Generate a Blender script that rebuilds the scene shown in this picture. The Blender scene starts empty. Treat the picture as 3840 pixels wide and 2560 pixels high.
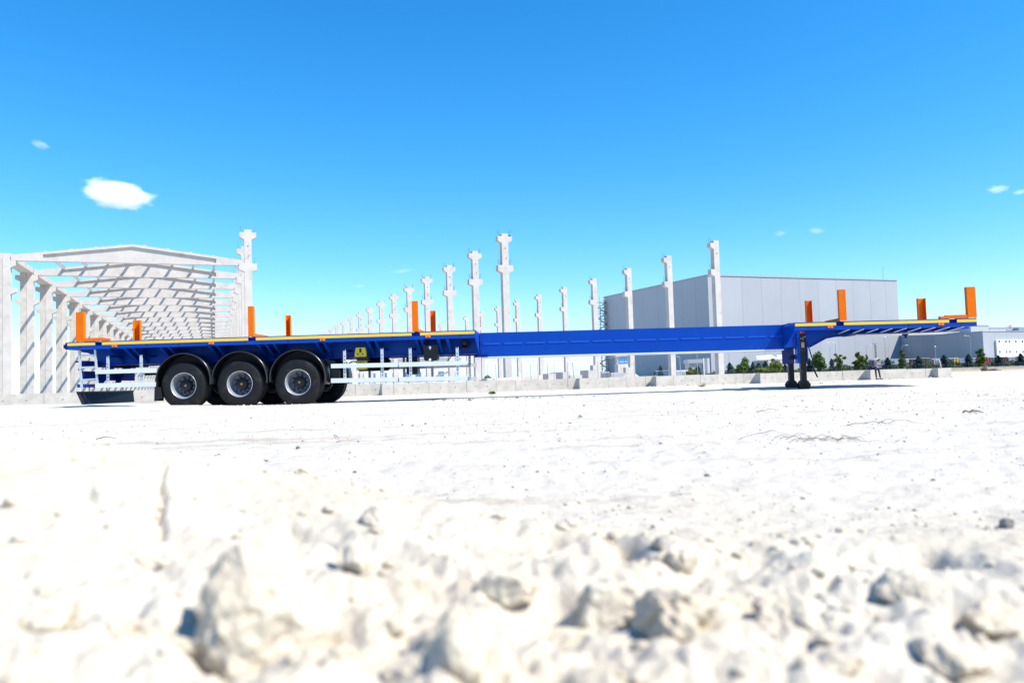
import bpy, math, random
import numpy as np
from mathutils import Matrix, Vector

R = math.radians
scene = bpy.context.scene
col = scene.collection

# ------------------------------------------------------------------ camera
F_PX, CX, CY = 3000.0, 1920.0, 1280.0       # focal length and centre in pixels of the 3840x2560 frame
EYE = 0.345
PITCH = math.atan(0.0510)
ROLL = R(1.70)
Fv = Vector((0, math.cos(PITCH), math.sin(PITCH)))
R0 = Vector((1, 0, 0)); U0 = Vector((0, -math.sin(PITCH), math.cos(PITCH)))
Rv = R0 * math.cos(ROLL) - U0 * math.sin(ROLL)
Uv = R0 * math.sin(ROLL) + U0 * math.cos(ROLL)
cam_d = bpy.data.cameras.new('camera')
cam = bpy.data.objects.new('camera', cam_d)
col.objects.link(cam)
scene.camera = cam
cam_d.sensor_fit = 'HORIZONTAL'; cam_d.sensor_width = 36.0
cam_d.lens = 36.0 * F_PX / 3840.0
cam_d.clip_start = 0.05; cam_d.clip_end = 20000
cam_d.dof.use_dof = True
cam_d.dof.focus_distance = 19.0
cam_d.dof.aperture_fstop = 3.2
cam.matrix_world = Matrix(((Rv.x, Uv.x, -Fv.x, 0), (Rv.y, Uv.y, -Fv.y, 0), (Rv.z, Uv.z, -Fv.z, EYE), (0, 0, 0, 1)))

# ------------------------------------------------------------------ light
SUN = Vector((0.80, -0.35, 1.05)).normalized()
w = bpy.data.worlds.new('World'); scene.world = w; w.use_nodes = True
nt = w.node_tree; nt.nodes.clear()
wo = nt.nodes.new('ShaderNodeOutputWorld'); bg = nt.nodes.new('ShaderNodeBackground')
sky = nt.nodes.new('ShaderNodeTexSky'); sky.sky_type = 'NISHITA'; sky.sun_disc = False
sky.sun_elevation = math.asin(SUN.z); sky.sun_rotation = math.atan2(SUN.x, SUN.y)
sky.altitude = 800; sky.air_density = 1.25; sky.dust_density = 0.4; sky.ozone_density = 2.0
hsv = nt.nodes.new('ShaderNodeHueSaturation'); hsv.inputs['Saturation'].default_value = 1.30
hsv.inputs['Hue'].default_value = 0.497
tint = nt.nodes.new('ShaderNodeMix'); tint.data_type = 'RGBA'; tint.blend_type = 'MULTIPLY'; tint.inputs['Factor'].default_value = 1.0
tint.inputs['B'].default_value = (0.50, 1.24, 1.62, 1)
sep = nt.nodes.new('ShaderNodeSeparateColor'); com = nt.nodes.new('ShaderNodeCombineColor')
pw = nt.nodes.new('ShaderNodeMath'); pw.operation = 'POWER'; pw.inputs[1].default_value = 1.42
nt.links.new(sky.outputs[0], hsv.inputs['Color']); nt.links.new(hsv.outputs[0], sep.inputs[0]); nt.links.new(sep.outputs[0], pw.inputs[0])
nt.links.new(pw.outputs[0], com.inputs[0]); nt.links.new(sep.outputs[1], com.inputs[1]); nt.links.new(sep.outputs[2], com.inputs[2])
nt.links.new(com.outputs[0], tint.inputs['A'])
sp2 = nt.nodes.new('ShaderNodeSeparateColor'); cm2 = nt.nodes.new('ShaderNodeCombineColor'); nt.links.new(tint.outputs['Result'], sp2.inputs[0])
def mth(op, a, b):
    m_ = nt.nodes.new('ShaderNodeMath'); m_.operation = op; nt.links.new(a, m_.inputs[0])
    if isinstance(b, float): m_.inputs[1].default_value = b
    else: nt.links.new(b, m_.inputs[1])
    return m_.outputs[0]
nt.links.new(mth('MINIMUM', sp2.outputs[0], mth('MULTIPLY', sp2.outputs[1], 0.86)), cm2.inputs[0]); nt.links.new(sp2.outputs[1], cm2.inputs[1])
nt.links.new(mth('MAXIMUM', sp2.outputs[2], mth('MULTIPLY', sp2.outputs[1], 1.06)), cm2.inputs[2]); nt.links.new(cm2.outputs[0], bg.inputs['Color'])
bg.inputs['Strength'].default_value = 0.087
nt.links.new(bg.outputs[0], wo.inputs[0])
sun_d = bpy.data.lights.new('sun', 'SUN'); sun_d.energy = 5.0; sun_d.angle = R(0.5); sun_d.color = (1.0, 0.93, 0.80)
sun = bpy.data.objects.new('sun', sun_d); col.objects.link(sun)
sun.rotation_euler = SUN.to_track_quat('Z', 'Y').to_euler(); sun.location = (0, 0, 60)
scene.view_settings.view_transform = 'Standard'; scene.view_settings.look = 'None'
scene.view_settings.exposure = 0.70; scene.view_settings.gamma = 1.0
scene.cycles.volume_bounces = 5

# ------------------------------------------------------------------ pixel helpers
def ray(px, py):
    a = (px - CX) / F_PX; b = -(py - CY) / F_PX
    return Fv + Rv * a + Uv * b
def at(px, py, Y):
    d = ray(px, py); return Vector((0, 0, EYE)) + d * (Y / d.y)
def hor(px): return 1433.0 - math.tan(ROLL) * (px - CX)
def gx(px, Y):                      # X of a thing at depth Y seen at pixel column px near the horizon
    return at(px, hor(px), Y).x
def mpp(Y): return Y / F_PX

# ------------------------------------------------------------------ materials
def mat(name, color, rough=0.6, metal=0.0, var=0.0, vscale=3.0, bump=0.0, bscale=40.0, spec=0.5, color2=None, detail=6.0, coat=0.0, dirt=None):
    m = bpy.data.materials.new(name); m.use_nodes = True
    n = m.node_tree.nodes; l = m.node_tree.links; b = n['Principled BSDF']
    b.inputs['Base Color'].default_value = (*color, 1); b.inputs['Roughness'].default_value = rough
    b.inputs['Metallic'].default_value = metal; b.inputs['Specular IOR Level'].default_value = spec
    if coat: b.inputs['Coat Weight'].default_value = coat; b.inputs['Coat Roughness'].default_value = 0.08
    tc0 = n.new('ShaderNodeTexCoord'); oi = n.new('ShaderNodeObjectInfo'); va = n.new('ShaderNodeVectorMath'); va.operation = 'MULTIPLY_ADD'
    l.new(oi.outputs['Random'], va.inputs[0]); va.inputs[1].default_value = (31.0, 17.0, 53.0); l.new(tc0.outputs['Object'], va.inputs[2])
    class tc: outputs = {'Object': va.outputs['Vector']}
    last = None
    if var > 0:
        nz = n.new('ShaderNodeTexNoise'); nz.inputs['Scale'].default_value = vscale; nz.inputs['Detail'].default_value = detail
        nz.inputs['Roughness'].default_value = 0.62
        l.new(tc.outputs['Object'], nz.inputs['Vector'])
        rp = n.new('ShaderNodeValToRGB')
        c2 = color2 or tuple(c * (1 - var) for c in color)
        rp.color_ramp.elements[0].position = 0.33; rp.color_ramp.elements[0].color = (*c2, 1)
        rp.color_ramp.elements[1].position = 0.66; rp.color_ramp.elements[1].color = (*color, 1)
        l.new(nz.outputs['Fac'], rp.inputs['Fac']); last = rp.outputs['Color']
    if dirt:
        nz2 = n.new('ShaderNodeTexNoise'); nz2.inputs['Scale'].default_value = dirt[1]; nz2.inputs['Detail'].default_value = 8
        l.new(tc.outputs['Object'], nz2.inputs['Vector'])
        rp2 = n.new('ShaderNodeValToRGB'); rp2.color_ramp.elements[0].position = dirt[2]; rp2.color_ramp.elements[1].position = min(1, dirt[2] + 0.2)
        rp2.color_ramp.elements[1].color = (dirt[3],) * 3 + (1,)
        l.new(nz2.outputs['Fac'], rp2.inputs['Fac'])
        mx = n.new('ShaderNodeMix'); mx.data_type = 'RGBA'
        l.new(rp2.outputs['Color'], mx.inputs['Factor'])
        if last is not None: l.new(last, mx.inputs['A'])
        else: mx.inputs['A'].default_value = (*color, 1)
        mx.inputs['B'].default_value = (*dirt[0], 1); last = mx.outputs['Result']
    if last is not None: l.new(last, b.inputs['Base Color'])
    if bump > 0:
        nb = n.new('ShaderNodeTexNoise'); nb.inputs['Scale'].default_value = bscale; nb.inputs['Detail'].default_value = 5
        l.new(tc.outputs['Object'], nb.inputs['Vector'])
        bp = n.new('ShaderNodeBump'); bp.inputs['Strength'].default_value = bump; bp.inputs['Distance'].default_value = 0.02
        l.new(nb.outputs['Fac'], bp.inputs['Height']); l.new(bp.outputs['Normal'], b.inputs['Normal'])
    return m

DUST = (0.55, 0.50, 0.42)
M = {}
M['blue'] = mat('blue_paint', (0.001, 0.054, 0.38), 0.34, var=0.10, vscale=1.5, spec=0.14, dirt=((0.08, 0.14, 0.40), 2.5, 0.62, 0.12))
M['blue_strip'] = mat('blue_paint_strip', (0.006, 0.085, 0.50), 0.34, spec=0.2)
M['dkblue'] = mat('blue_steel_inner', (0.001, 0.024, 0.21), 0.6, var=0.2, vscale=2, spec=0.06)
M['yellow_tape'] = mat('yellow_reflective_tape', (0.86, 0.56, 0.010), 0.35, var=0.06, vscale=6)
M['orange'] = mat('orange_paint', (0.78, 0.155, 0.002), 0.45, spec=0.12, var=0.12, vscale=3, dirt=((0.6, 0.3, 0.12), 5, 0.66, 0.4))
M['weld'] = mat('pale_weld_bead', (0.80, 0.62, 0.40), 0.5)
M['amber'] = mat('amber_lens', (0.85, 0.20, 0.02), 0.2)
M['black'] = mat('black_plastic', (0.008, 0.009, 0.012), 0.38, var=0.3, vscale=8, spec=0.35, dirt=(DUST, 6, 0.62, 0.04))
M['guard'] = mat('mudguard_plastic', (0.012, 0.013, 0.016), 0.28, var=0.3, vscale=8, spec=0.6)
M['rubber'] = mat('tyre_rubber', (0.0065, 0.0065, 0.0085), 0.6, var=0.3, vscale=6, bump=0.15, bscale=60, spec=0.3, dirt=((0.10, 0.08, 0.065), 5, 0.55, 0.25))
M['flap'] = mat('black_rubber_flap', (0.006, 0.010, 0.020), 0.55, var=0.2, vscale=5)
M['silver'] = mat('silver_wheel_paint', (0.42, 0.45, 0.50), 0.34, metal=0.5, var=0.1, vscale=8)
M['wheelgrey'] = mat('grey_wheel_disc', (0.20, 0.22, 0.27), 0.45, metal=0.3, var=0.15, vscale=8)
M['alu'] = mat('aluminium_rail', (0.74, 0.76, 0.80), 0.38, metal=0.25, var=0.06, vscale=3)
M['galv'] = mat('galvanised_steel', (0.56, 0.63, 0.68), 0.42, metal=0.35, var=0.15, vscale=12)
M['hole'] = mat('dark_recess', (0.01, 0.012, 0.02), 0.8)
M['legblack'] = mat('landing_leg_black', (0.010, 0.009, 0.010), 0.45, var=0.3, vscale=6, spec=0.3, dirt=(DUST, 8, 0.60, 0.10))
M['chock'] = mat('yellow_plastic', (0.62, 0.50, 0.012), 0.45, var=0.15, vscale=6)
M['sticker'] = mat('red_sticker', (0.50, 0.03, 0.02), 0.5)
M['stickerw'] = mat('grey_sticker', (0.35, 0.36, 0.36), 0.5)
M['brass'] = mat('yellow_emblem', (0.55, 0.38, 0.10), 0.45)
M['white'] = mat('white_plastic', (0.8, 0.8, 0.8), 0.4)
M['concrete'] = mat('precast_concrete', (0.53, 0.50, 0.47), 0.85, var=0.14, vscale=1.3, bump=0.25, bscale=25, spec=0.2, dirt=((0.33, 0.30, 0.28), 2.2, 0.56, 0.55))
M['concrete2'] = mat('weathered_concrete', (0.50, 0.47, 0.425), 0.9, var=0.22, vscale=2.2, bump=0.4, bscale=18, spec=0.2, dirt=((0.38, 0.35, 0.31), 4.0, 0.62, 0.5))
M['rebar'] = mat('rebar_steel', (0.10, 0.13, 0.20), 0.6, var=0.3, vscale=10)
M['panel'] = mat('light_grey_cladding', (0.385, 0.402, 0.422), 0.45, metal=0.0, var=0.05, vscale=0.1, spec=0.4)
M['panel2'] = mat('pale_grey_cladding', (0.405, 0.422, 0.442), 0.45, var=0.05, vscale=0.1, spec=0.4)
M['joint'] = mat('cladding_joint', (0.36, 0.377, 0.398), 0.6)
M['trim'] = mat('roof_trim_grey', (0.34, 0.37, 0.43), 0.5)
M['whitewall'] = mat('white_wall', (0.80, 0.80, 0.80), 0.6, var=0.05, vscale=0.3)
M['glass'] = mat('dark_window_glass', (0.05, 0.08, 0.12), 0.08)
M['blueglass'] = mat('blue_tinted_glazing', (0.07, 0.24, 0.55), 0.12)
M['steelgrey'] = mat('pole_grey', (0.42, 0.44, 0.46), 0.45, metal=0.4, var=0.1, vscale=5)
M['dark'] = mat('dark_frame', (0.05, 0.05, 0.055), 0.5)
M['trunk'] = mat('bark', (0.12, 0.08, 0.05), 0.9, var=0.3, vscale=10)
M['leaf'] = mat('green_leaf', (0.11, 0.20, 0.035), 0.6, var=0.55, vscale=2.0, spec=0.3)
M['leafy'] = mat('yellow_green_leaf', (0.20, 0.25, 0.045), 0.6, var=0.5, vscale=2.0, spec=0.3)
M['conifer'] = mat('blue_green_needles', (0.050, 0.105, 0.095), 0.7, var=0.55, vscale=2.5, spec=0.2)
M['hedge'] = mat('hedge_leaf', (0.13, 0.16, 0.075), 0.7, var=0.5, vscale=1.2, spec=0.2)
M['tan'] = mat('dry_soil', (0.48, 0.36, 0.20), 0.95, var=0.3, vscale=1.5)
M['twig'] = mat('dry_twig', (0.26, 0.19, 0.13), 0.85, var=0.4, vscale=20)
M['stone'] = mat('chalk_stone', (0.58, 0.52, 0.42), 0.95, var=0.16, vscale=12, bump=0.6, bscale=60, spec=0.15, color2=(0.49, 0.42, 0.32))
M['stone_d'] = mat('grey_stone', (0.26, 0.245, 0.22), 0.95, var=0.3, vscale=14, bump=0.5, bscale=60, spec=0.15)
M['skin'] = mat('skin', (0.42, 0.20, 0.11), 0.55)
M['hair'] = mat('dark_hair', (0.012, 0.010, 0.010), 0.6)
M['hoodie'] = mat('grey_cloth', (0.10, 0.095, 0.12), 0.9, var=0.2, vscale=15)
M['scarf'] = mat('pale_blue_cloth', (0.50, 0.56, 0.68), 0.9, var=0.1, vscale=20)
M['navy'] = mat('navy_cloth', (0.008, 0.012, 0.045), 0.85, var=0.2, vscale=15)

# ------------------------------------------------------------------ mesh builder
class MB:
    def __init__(s): s.v = []; s.f = []; s.m = []; s.sm = []
    def add(s, vs, fs, mi=0, smooth=False):
        o = len(s.v); s.v.extend([tuple(p) for p in vs])
        for f in fs: s.f.append(tuple(i + o for i in f)); s.m.append(mi); s.sm.append(smooth)
        return s
    def hexa(s, p, mi=0):              # p: bottom 4 then top 4, counter-clockwise
        return s.add(p, [(3, 2, 1, 0), (4, 5, 6, 7), (0, 1, 5, 4), (1, 2, 6, 5), (2, 3, 7, 6), (3, 0, 4, 7)], mi)
    def box(s, x0, x1, y0, y1, z0, z1, mi=0):
        return s.hexa([(x0, y0, z0), (x1, y0, z0), (x1, y1, z0), (x0, y1, z0), (x0, y0, z1), (x1, y0, z1), (x1, y1, z1), (x0, y1, z1)], mi)
    def boxz(s, x0, x1, y0, y1, z0, z1, zf, mi=0):   # z measured from zf(x)
        a, b = zf(x0), zf(x1)
        return s.hexa([(x0, y0, a + z0), (x1, y0, b + z0), (x1, y1, b + z0), (x0, y1, a + z0), (x0, y0, a + z1), (x1, y0, b + z1), (x1, y1, b + z1), (x0, y1, a + z1)], mi)
    def prism(s, poly, axis, t0, t1, mi=0):          # extrude polygon along an axis; poly in the two other coords
        def mk(p, t):
            if axis == 'x': return (t, p[0], p[1])
            if axis == 'y': return (p[0], t, p[1])
            return (p[0], p[1], t)
        n = len(poly); vs = [mk(p, t0) for p in poly] + [mk(p, t1) for p in poly]
        ar = sum(poly[i][0] * poly[(i + 1) % n][1] - poly[(i + 1) % n][0] * poly[i][1] for i in range(n))
        flip = (ar > 0) != (axis == 'y')
        fs = [tuple(range(n - 1, -1, -1)) if flip else tuple(range(n)), tuple(range(n, 2 * n)) if flip else tuple(range(2 * n - 1, n - 1, -1))]
        for i in range(n):
            j = (i + 1) % n
            fs.append((i, j, j + n, i + n) if flip else (i + n, j + n, j, i))
        return s.add(vs, fs, mi)
    def tube(s, pts, r, n=8, mi=0, caps=True, smooth=True):
        pts = [Vector(p) for p in pts]; rs = r if isinstance(r, (list, tuple)) else [r] * len(pts)
        vs = []; fs = []; ref = None
        for i, p in enumerate(pts):
            t = (pts[min(i + 1, len(pts) - 1)] - pts[max(i - 1, 0)]).normalized()
            if ref is None:
                ref = Vector((0, 0, 1)) if abs(t.z) < 0.9 else Vector((1, 0, 0))
            a = t.cross(ref).normalized(); b = t.cross(a).normalized(); ref = -b if False else ref
            for k in range(n):
                an = 2 * math.pi * k / n
                vs.append(p + a * math.cos(an) * rs[i] + b * math.sin(an) * rs[i])
        for i in range(len(pts) - 1):
            for k in range(n):
                k2 = (k + 1) % n
                fs.append((i * n + k, i * n + k2, (i + 1) * n + k2, (i + 1) * n + k))
        s.add(vs, fs, mi, smooth)
        if caps:
            o = (len(pts) - 1) * n
            s.add(vs[:n], [tuple(range(n - 1, -1, -1))], mi); s.add(vs[o:o + n], [tuple(range(n))], mi)
        return s
    def lathe(s, prof, c, n=48, mi=0, smooth=True, a0=0.0, a1=2 * math.pi, closed=False):   # about the y axis; prof of (r, y)
        full = abs(a1 - a0 - 2 * math.pi) < 1e-6; m = n if full else n + 1; vs = []; k = len(prof)
        for i in range(m):
            an = a0 + (a1 - a0) * i / n
            for (r, y) in prof: vs.append((c[0] + r * math.cos(an), c[1] + y, c[2] + r * math.sin(an)))
        fs = []
        for i in range(n):
            i2 = (i + 1) % m
            for j in range(k - 1 + (1 if closed else 0)):
                j2 = (j + 1) % k
                fs.append((i * k + j, i2 * k + j, i2 * k + j2, i * k + j2))
        return s.add(vs, fs, mi, smooth)
    def disc(s, c, r, y, n=16, mi=0, rz=None):       # disc facing -y
        rz = rz or r
        vs = [(c[0] + r * math.cos(2 * math.pi * i / n), y, c[2] + rz * math.sin(2 * math.pi * i / n)) for i in range(n)]
        return s.add(vs, [tuple(range(n))], mi)
    def cylY(s, c, r, y0, y1, n=16, mi=0):
        s.lathe([(r, y0), (r, y1)], (c[0], 0, c[2]), n, mi); s.disc(c, r, y0, n, mi)
        vs = [(c[0] + r * math.cos(2 * math.pi * i / n), y1, c[2] + r * math.sin(2 * math.pi * i / n)) for i in range(n)]
        return s.add(vs, [tuple(range(n - 1, -1, -1))], mi)
    def mesh(s, name, mats):
        me = bpy.data.meshes.new(name); me.from_pydata(s.v, [], s.f)
        for mm in (mats if isinstance(mats, (list, tuple)) else [mats]): me.materials.append(mm)
        me.polygons.foreach_set('material_index', s.m); me.polygons.foreach_set('use_smooth', s.sm); me.update()
        return me
    def build(s, name, mats, parent=None, loc=None, rotz=0.0):
        return link(name, s.mesh(name, mats), parent, loc, rotz)

def link(name, me, parent=None, loc=None, rotz=0.0):
    o = bpy.data.objects.new(name, me); col.objects.link(o)
    if parent is not None: o.parent = parent
    if loc is not None: o.location = loc
    if rotz: o.rotation_euler = (0, 0, rotz)
    return o
def tag(o, label=None, cat=None, group=None, kind=None):
    if label: o['label'] = label
    if cat: o['category'] = cat
    if group: o['group'] = group
    if kind: o['kind'] = kind
    return o
def empty(name, loc=(0, 0, 0), rotz=0.0, parent=None):
    o = link(name, None, parent, loc, rotz); o.empty_display_size = 0.3; return o
def copy_tree(o, parent=None):
    c = o.copy(); col.objects.link(c)
    if parent is not None: c.parent = parent
    for ch in list(o.children): copy_tree(ch, c)
    return c
ORD = ['first', 'second', 'third', 'fourth', 'fifth', 'sixth', 'seventh', 'eighth', 'ninth', 'tenth', 'eleventh', 'twelfth', 'thirteenth', 'fourteenth', 'fifteenth', 'sixteenth', 'seventeenth']

# ------------------------------------------------------------------ numpy noise
_rs = np.random.RandomState(7)
_perm = _rs.permutation(512).astype(np.int64); _perm = np.concatenate([_perm, _perm])
_val = _rs.rand(512)
def vnoise(x, y):
    xi = np.floor(x).astype(np.int64); yi = np.floor(y).astype(np.int64); xf = x - xi; yf = y - yi
    u = xf * xf * xf * (xf * (xf * 6 - 15) + 10); v = yf * yf * yf * (yf * (yf * 6 - 15) + 10)
    def h(a, b): return _val[_perm[(_perm[a & 511] + b) & 511]]
    return (h(xi, yi) * (1 - u) + h(xi + 1, yi) * u) * (1 - v) + (h(xi, yi + 1) * (1 - u) + h(xi + 1, yi + 1) * u) * v
def fbm(x, y, o=4, g=0.5):
    s = 0; a = 1; t = 0
    for k in range(o):
        s = s + a * vnoise(x + 17.3 * k, y + 9.1 * k); t += a; a *= g; x = x * 2.03; y = y * 2.03
    return s / t - 0.5
def sstep(a, b, x): t = np.clip((x - a) / (b - a), 0, 1); return t * t * (3 - 2 * t)

# ------------------------------------------------------------------ ground
CRX = [-6, -1.6, -1.0, -0.88, -0.63, -0.5, -0.33, 0.0, 0.4, 0.8, 1.5, 6]
CRZ = [0.06, 0.24, 0.262, 0.25, 0.208, 0.178, 0.15, 0.095, 0.075, 0.075, 0.06, 0.03]
GROOVES = []
def ground_z(X, Y):
    X = np.asarray(X, float); Y = np.asarray(Y, float)
    r = np.hypot(X, Y)
    z = -0.03 * sstep(8, 15, Y) - 0.12 * sstep(21, 36, Y) + 0.10 * sstep(60, 90, Y) * sstep(-5, 30, X)
    # berm in front of the rear wheels
    z = z + 0.085 * np.exp(-((Y - 16.4 + 0.04 * X) / 0.9) ** 2) * sstep(-4.2, -8.0, X) * sstep(-25, -12, X)
    z = z + 0.16 * np.exp(-((Y - 22) / 5.0) ** 2) * sstep(-8, -14, X)
    z = z + 0.09 * fbm(X * 0.12, Y * 0.12, 3) * sstep(3, 9, r) * (1 - 0.6 * sstep(60, 120, r))
    # wheel-track undulations along x
    z = z + 0.016 * fbm(X * 0.25 + 3, Y * 1.6, 3) * sstep(4, 9, r) * (1 - sstep(60, 120, r))
    # rubble ridge close to the camera
    c = np.interp(X, CRX, CRZ)
    yc = 1.55 - 0.35 * sstep(-0.5, 0.5, X) + 0.12 * fbm(X * 2.2, Y * 0 + 4.4, 2)
    prof = np.where(Y > yc, np.exp(-((Y - yc) / (0.42 + 0.25 * sstep(0, -1, X))) ** 2), 0.72 + 0.28 * np.exp(-((Y - yc) / 0.35) ** 2))
    prof = prof * np.where(Y < 0, np.exp(-(Y / 1.5) ** 2), 1)
    z = z + c * prof
    near = np.exp(-(np.maximum(r - 0.95, 0) / 0.42) ** 2)
    lump = np.abs(fbm(X * 3.6 + 2, Y * 3.6, 4)); lump2 = np.abs(fbm(X * 9 + 5, Y * 9 + 1, 4))
    right = 0.40 + 0.60 * sstep(-0.5, -0.05, X)
    z = z + near * right * (0.14 * (0.16 - lump) + 0.06 * (0.15 - lump2)) + near * 0.018 * fbm(X * 45, Y * 45, 3) + np.exp(-(np.maximum(r - 1.6, 0) / 0.5) ** 2) * (0.020 * fbm(X * 9 + 7, Y * 9, 4) + 0.012 * fbm(X * 30, Y * 30 + 3, 3))
    mid = sstep(1.4, 2.4, r) * (1 - sstep(14, 40, r))
    z = z + mid * (0.022 * fbm(X * 3.1, Y * 3.1, 3) + 0.020 * fbm(X * 14, Y * 14, 3) * (1 - sstep(7, 16, r)))
    z = z + 0.06 * np.exp(-((Y - 22.5) / 3.2) ** 2) * sstep(-2, 3, X)
    for (ax, ay, bx, by, wd, dp) in GROOVES:
        dx_, dy_ = bx - ax, by - ay; t = np.clip(((X - ax) * dx_ + (Y - ay) * dy_) / (dx_ * dx_ + dy_ * dy_), 0, 1)
        z = z - 0.75 * dp * np.exp(-(((X - ax - t * dx_) ** 2 + (Y - ay - t * dy_) ** 2) / wd ** 2))
    z = np.where(Y < 0.35, np.minimum(z, 0.16), z)
    return z
def gz(x, y): return float(ground_z(np.array([x]), np.array([y]))[0])
def hit(px, py):                      # where the ray of a pixel meets the ground
    d = ray(px, py); ts = np.geomspace(0.4, 200, 4000) / d.y
    zz = EYE + d.z * ts; g = ground_z(d.x * ts, d.y * ts)
    k = int(np.argmax(zz < g)); t = ts[k]
    return Vector((d.x * t, d.y * t, g[k]))

_g = []
for line, wd, dp in (([(610, 1745), (592, 1800), (606, 1850), (588, 1910), (600, 1965), (592, 2020)], .008, .022), ([(560, 1728), (610, 1722)], .012, .02), ([(330, 1790), (322, 1840), (345, 1880)], .010, .012),
                     ([(230, 2290), (245, 2350)], .012, .016), ([(480, 2330), (500, 2290)], .012, .018), ([(455, 2490), (470, 2440)], .012, .016), ([(1080, 1985), (1190, 2030), (1290, 2060)], .012, .016), ([(560, 2100), (590, 2085)], .012, .02), ([(860, 2420), (800, 2320), (850, 2230)], .03, .045), ([(2090, 2420), (2060, 2330)], .02, .03), ([(2250, 1990), (2330, 2030), (2400, 2090)], .02, .03), ([(1870, 1990), (1990, 2050), (2080, 2010)], .018, .028), ([(3330, 2090), (3480, 2070), (3560, 2110)], .018, .03), ([(3100, 2150), (3240, 2100)], .016, .026), ([(2920, 2330), (3060, 2390)], .02, .03), ([(3600, 2290), (3680, 2350)], .02, .03)):
    pp = [hit(*c) for c in line]
    for a_, b_ in zip(pp[:-1], pp[1:]): _g.append((a_.x, a_.y, b_.x, b_.y, wd, dp))
GROOVES.extend(_g)
def build_ground():
    fine = np.radians(np.linspace(-50, 50, 561)); coarse = np.radians(np.linspace(50, 310, 40))[1:-1]
    ang = np.concatenate([fine, coarse]); na = len(ang)
    rad = np.concatenate([np.geomspace(0.22, 45, 620), np.geomspace(45, 6000, 46)[1:]]); nr = len(rad)
    A, RR = np.meshgrid(ang, rad); X = RR * np.sin(A); Y = RR * np.cos(A); Z = ground_z(X, Y)
    Z = np.where(RR > 300, Z - 0.0, Z)
    V = np.stack([X, Y, Z], -1).reshape(-1, 3)
    V = np.concatenate([V, np.array([[0, 0, gz(0, 0)]])])
    i = np.arange(nr - 1)[:, None] * na; j = np.arange(na)[None, :]; j2 = (j + 1) % na
    Q = np.stack([i + j, i + na + j, i + na + j2, i + j2], -1).reshape(-1, 4)[:, ::-1]
    T = np.stack([np.full(na, nr * na), np.arange(na), (np.arange(na) + 1) % na], -1)[:, ::-1]
    me = bpy.data.meshes.new('ground'); me.vertices.add(len(V)); me.vertices.foreach_set('co', V.ravel())
    nl = Q.size + T.size; me.loops.add(nl); me.loops.foreach_set('vertex_index', np.concatenate([Q.ravel(), T.ravel()]).astype(np.int32))
    me.polygons.add(len(Q) + len(T))
    ls = np.concatenate([np.arange(len(Q)) * 4, Q.size + np.arange(len(T)) * 3]).astype(np.int32)
    me.polygons.foreach_set('loop_start', ls); me.update(calc_edges=True); me.validate()
    me.polygons.foreach_set('use_smooth', np.ones(len(me.polygons), bool))
    m = bpy.data.materials.new('chalk_ground'); m.use_nodes = True; n = m.node_tree.nodes; l = m.node_tree.links; b = n['Principled BSDF']
    b.inputs['Roughness'].default_value = 0.95; b.inputs['Specular IOR Level'].default_value = 0.1
    tc = n.new('ShaderNodeTexCoord')
    def noise(sc, det=8, rough=0.6, vec=None):
        t = n.new('ShaderNodeTexNoise'); t.inputs['Scale'].default_value = sc; t.inputs['Detail'].default_value = det; t.inputs['Roughness'].default_value = rough
        l.new(vec or tc.outputs['Object'], t.inputs['Vector']); return t.outputs['Fac']
    def ramp(fac, p0, p1, c0, c1):
        r = n.new('ShaderNodeValToRGB'); r.color_ramp.elements[0].position = p0; r.color_ramp.elements[1].position = p1
        r.color_ramp.elements[0].color = (*c0, 1); r.color_ramp.elements[1].color = (*c1, 1); l.new(fac, r.inputs['Fac']); return r.outputs['Color']
    plain = ramp(noise(0.9), 0.3, 0.7, (0.50, 0.465, 0.41), (0.55, 0.52, 0.475))
    heap = ramp(noise(3.0), 0.3, 0.7, (0.50, 0.44, 0.345), (0.575, 0.53, 0.455))
    vl = n.new('ShaderNodeVectorMath'); vl.operation = 'LENGTH'; l.new(tc.outputs['Object'], vl.inputs[0])
    mr = n.new('ShaderNodeMapRange'); mr.inputs['From Min'].default_value = 1.4; mr.inputs['From Max'].default_value = 3.4; l.new(vl.outputs['Value'], mr.inputs['Value'])
    mxh = n.new('ShaderNodeMix'); mxh.data_type = 'RGBA'; l.new(mr.outputs[0], mxh.inputs['Factor']); l.new(heap, mxh.inputs['A']); l.new(plain, mxh.inputs['B'])
    vs_ = n.new('ShaderNodeVectorMath'); vs_.operation = 'DISTANCE'; l.new(tc.outputs['Object'], vs_.inputs[0]); vs_.inputs[1].default_value = (150, 235, 0)
    mra = n.new('ShaderNodeMapRange'); mra.inputs['From Min'].default_value = 118; mra.inputs['From Max'].default_value = 112; l.new(vs_.outputs['Value'], mra.inputs['Value'])
    mxa = n.new('ShaderNodeMix'); mxa.data_type = 'RGBA'; l.new(mra.outputs[0], mxa.inputs['Factor']); l.new(mxh.outputs['Result'], mxa.inputs['A']); mxa.inputs['B'].default_value = (0.07, 0.07, 0.075, 1)  # dark far yard, added to cut bounce light on the warehouse wall
    c1 = mxa.outputs['Result']
    # fine dark specks
    dark = ramp(noise(55, 3, 0.7), 0.24, 0.34, (0.52, 0.45, 0.36), (1, 1, 1))
    mx = n.new('ShaderNodeMix'); mx.data_type = 'RGBA'; mx.blend_type = 'MULTIPLY'; mx.inputs['Factor'].default_value = 1.0
    l.new(c1, mx.inputs['A']); l.new(dark, mx.inputs['B'])
    mp = n.new('ShaderNodeMapping'); mp.inputs['Scale'].default_value = (0.16, 2.2, 1); l.new(tc.outputs['Object'], mp.inputs['Vector'])
    st = ramp(noise(1.6, 6, 0.65, mp.outputs['Vector']), 0.34, 0.46, (0.66, 0.62, 0.56), (1, 1, 1))
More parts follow.
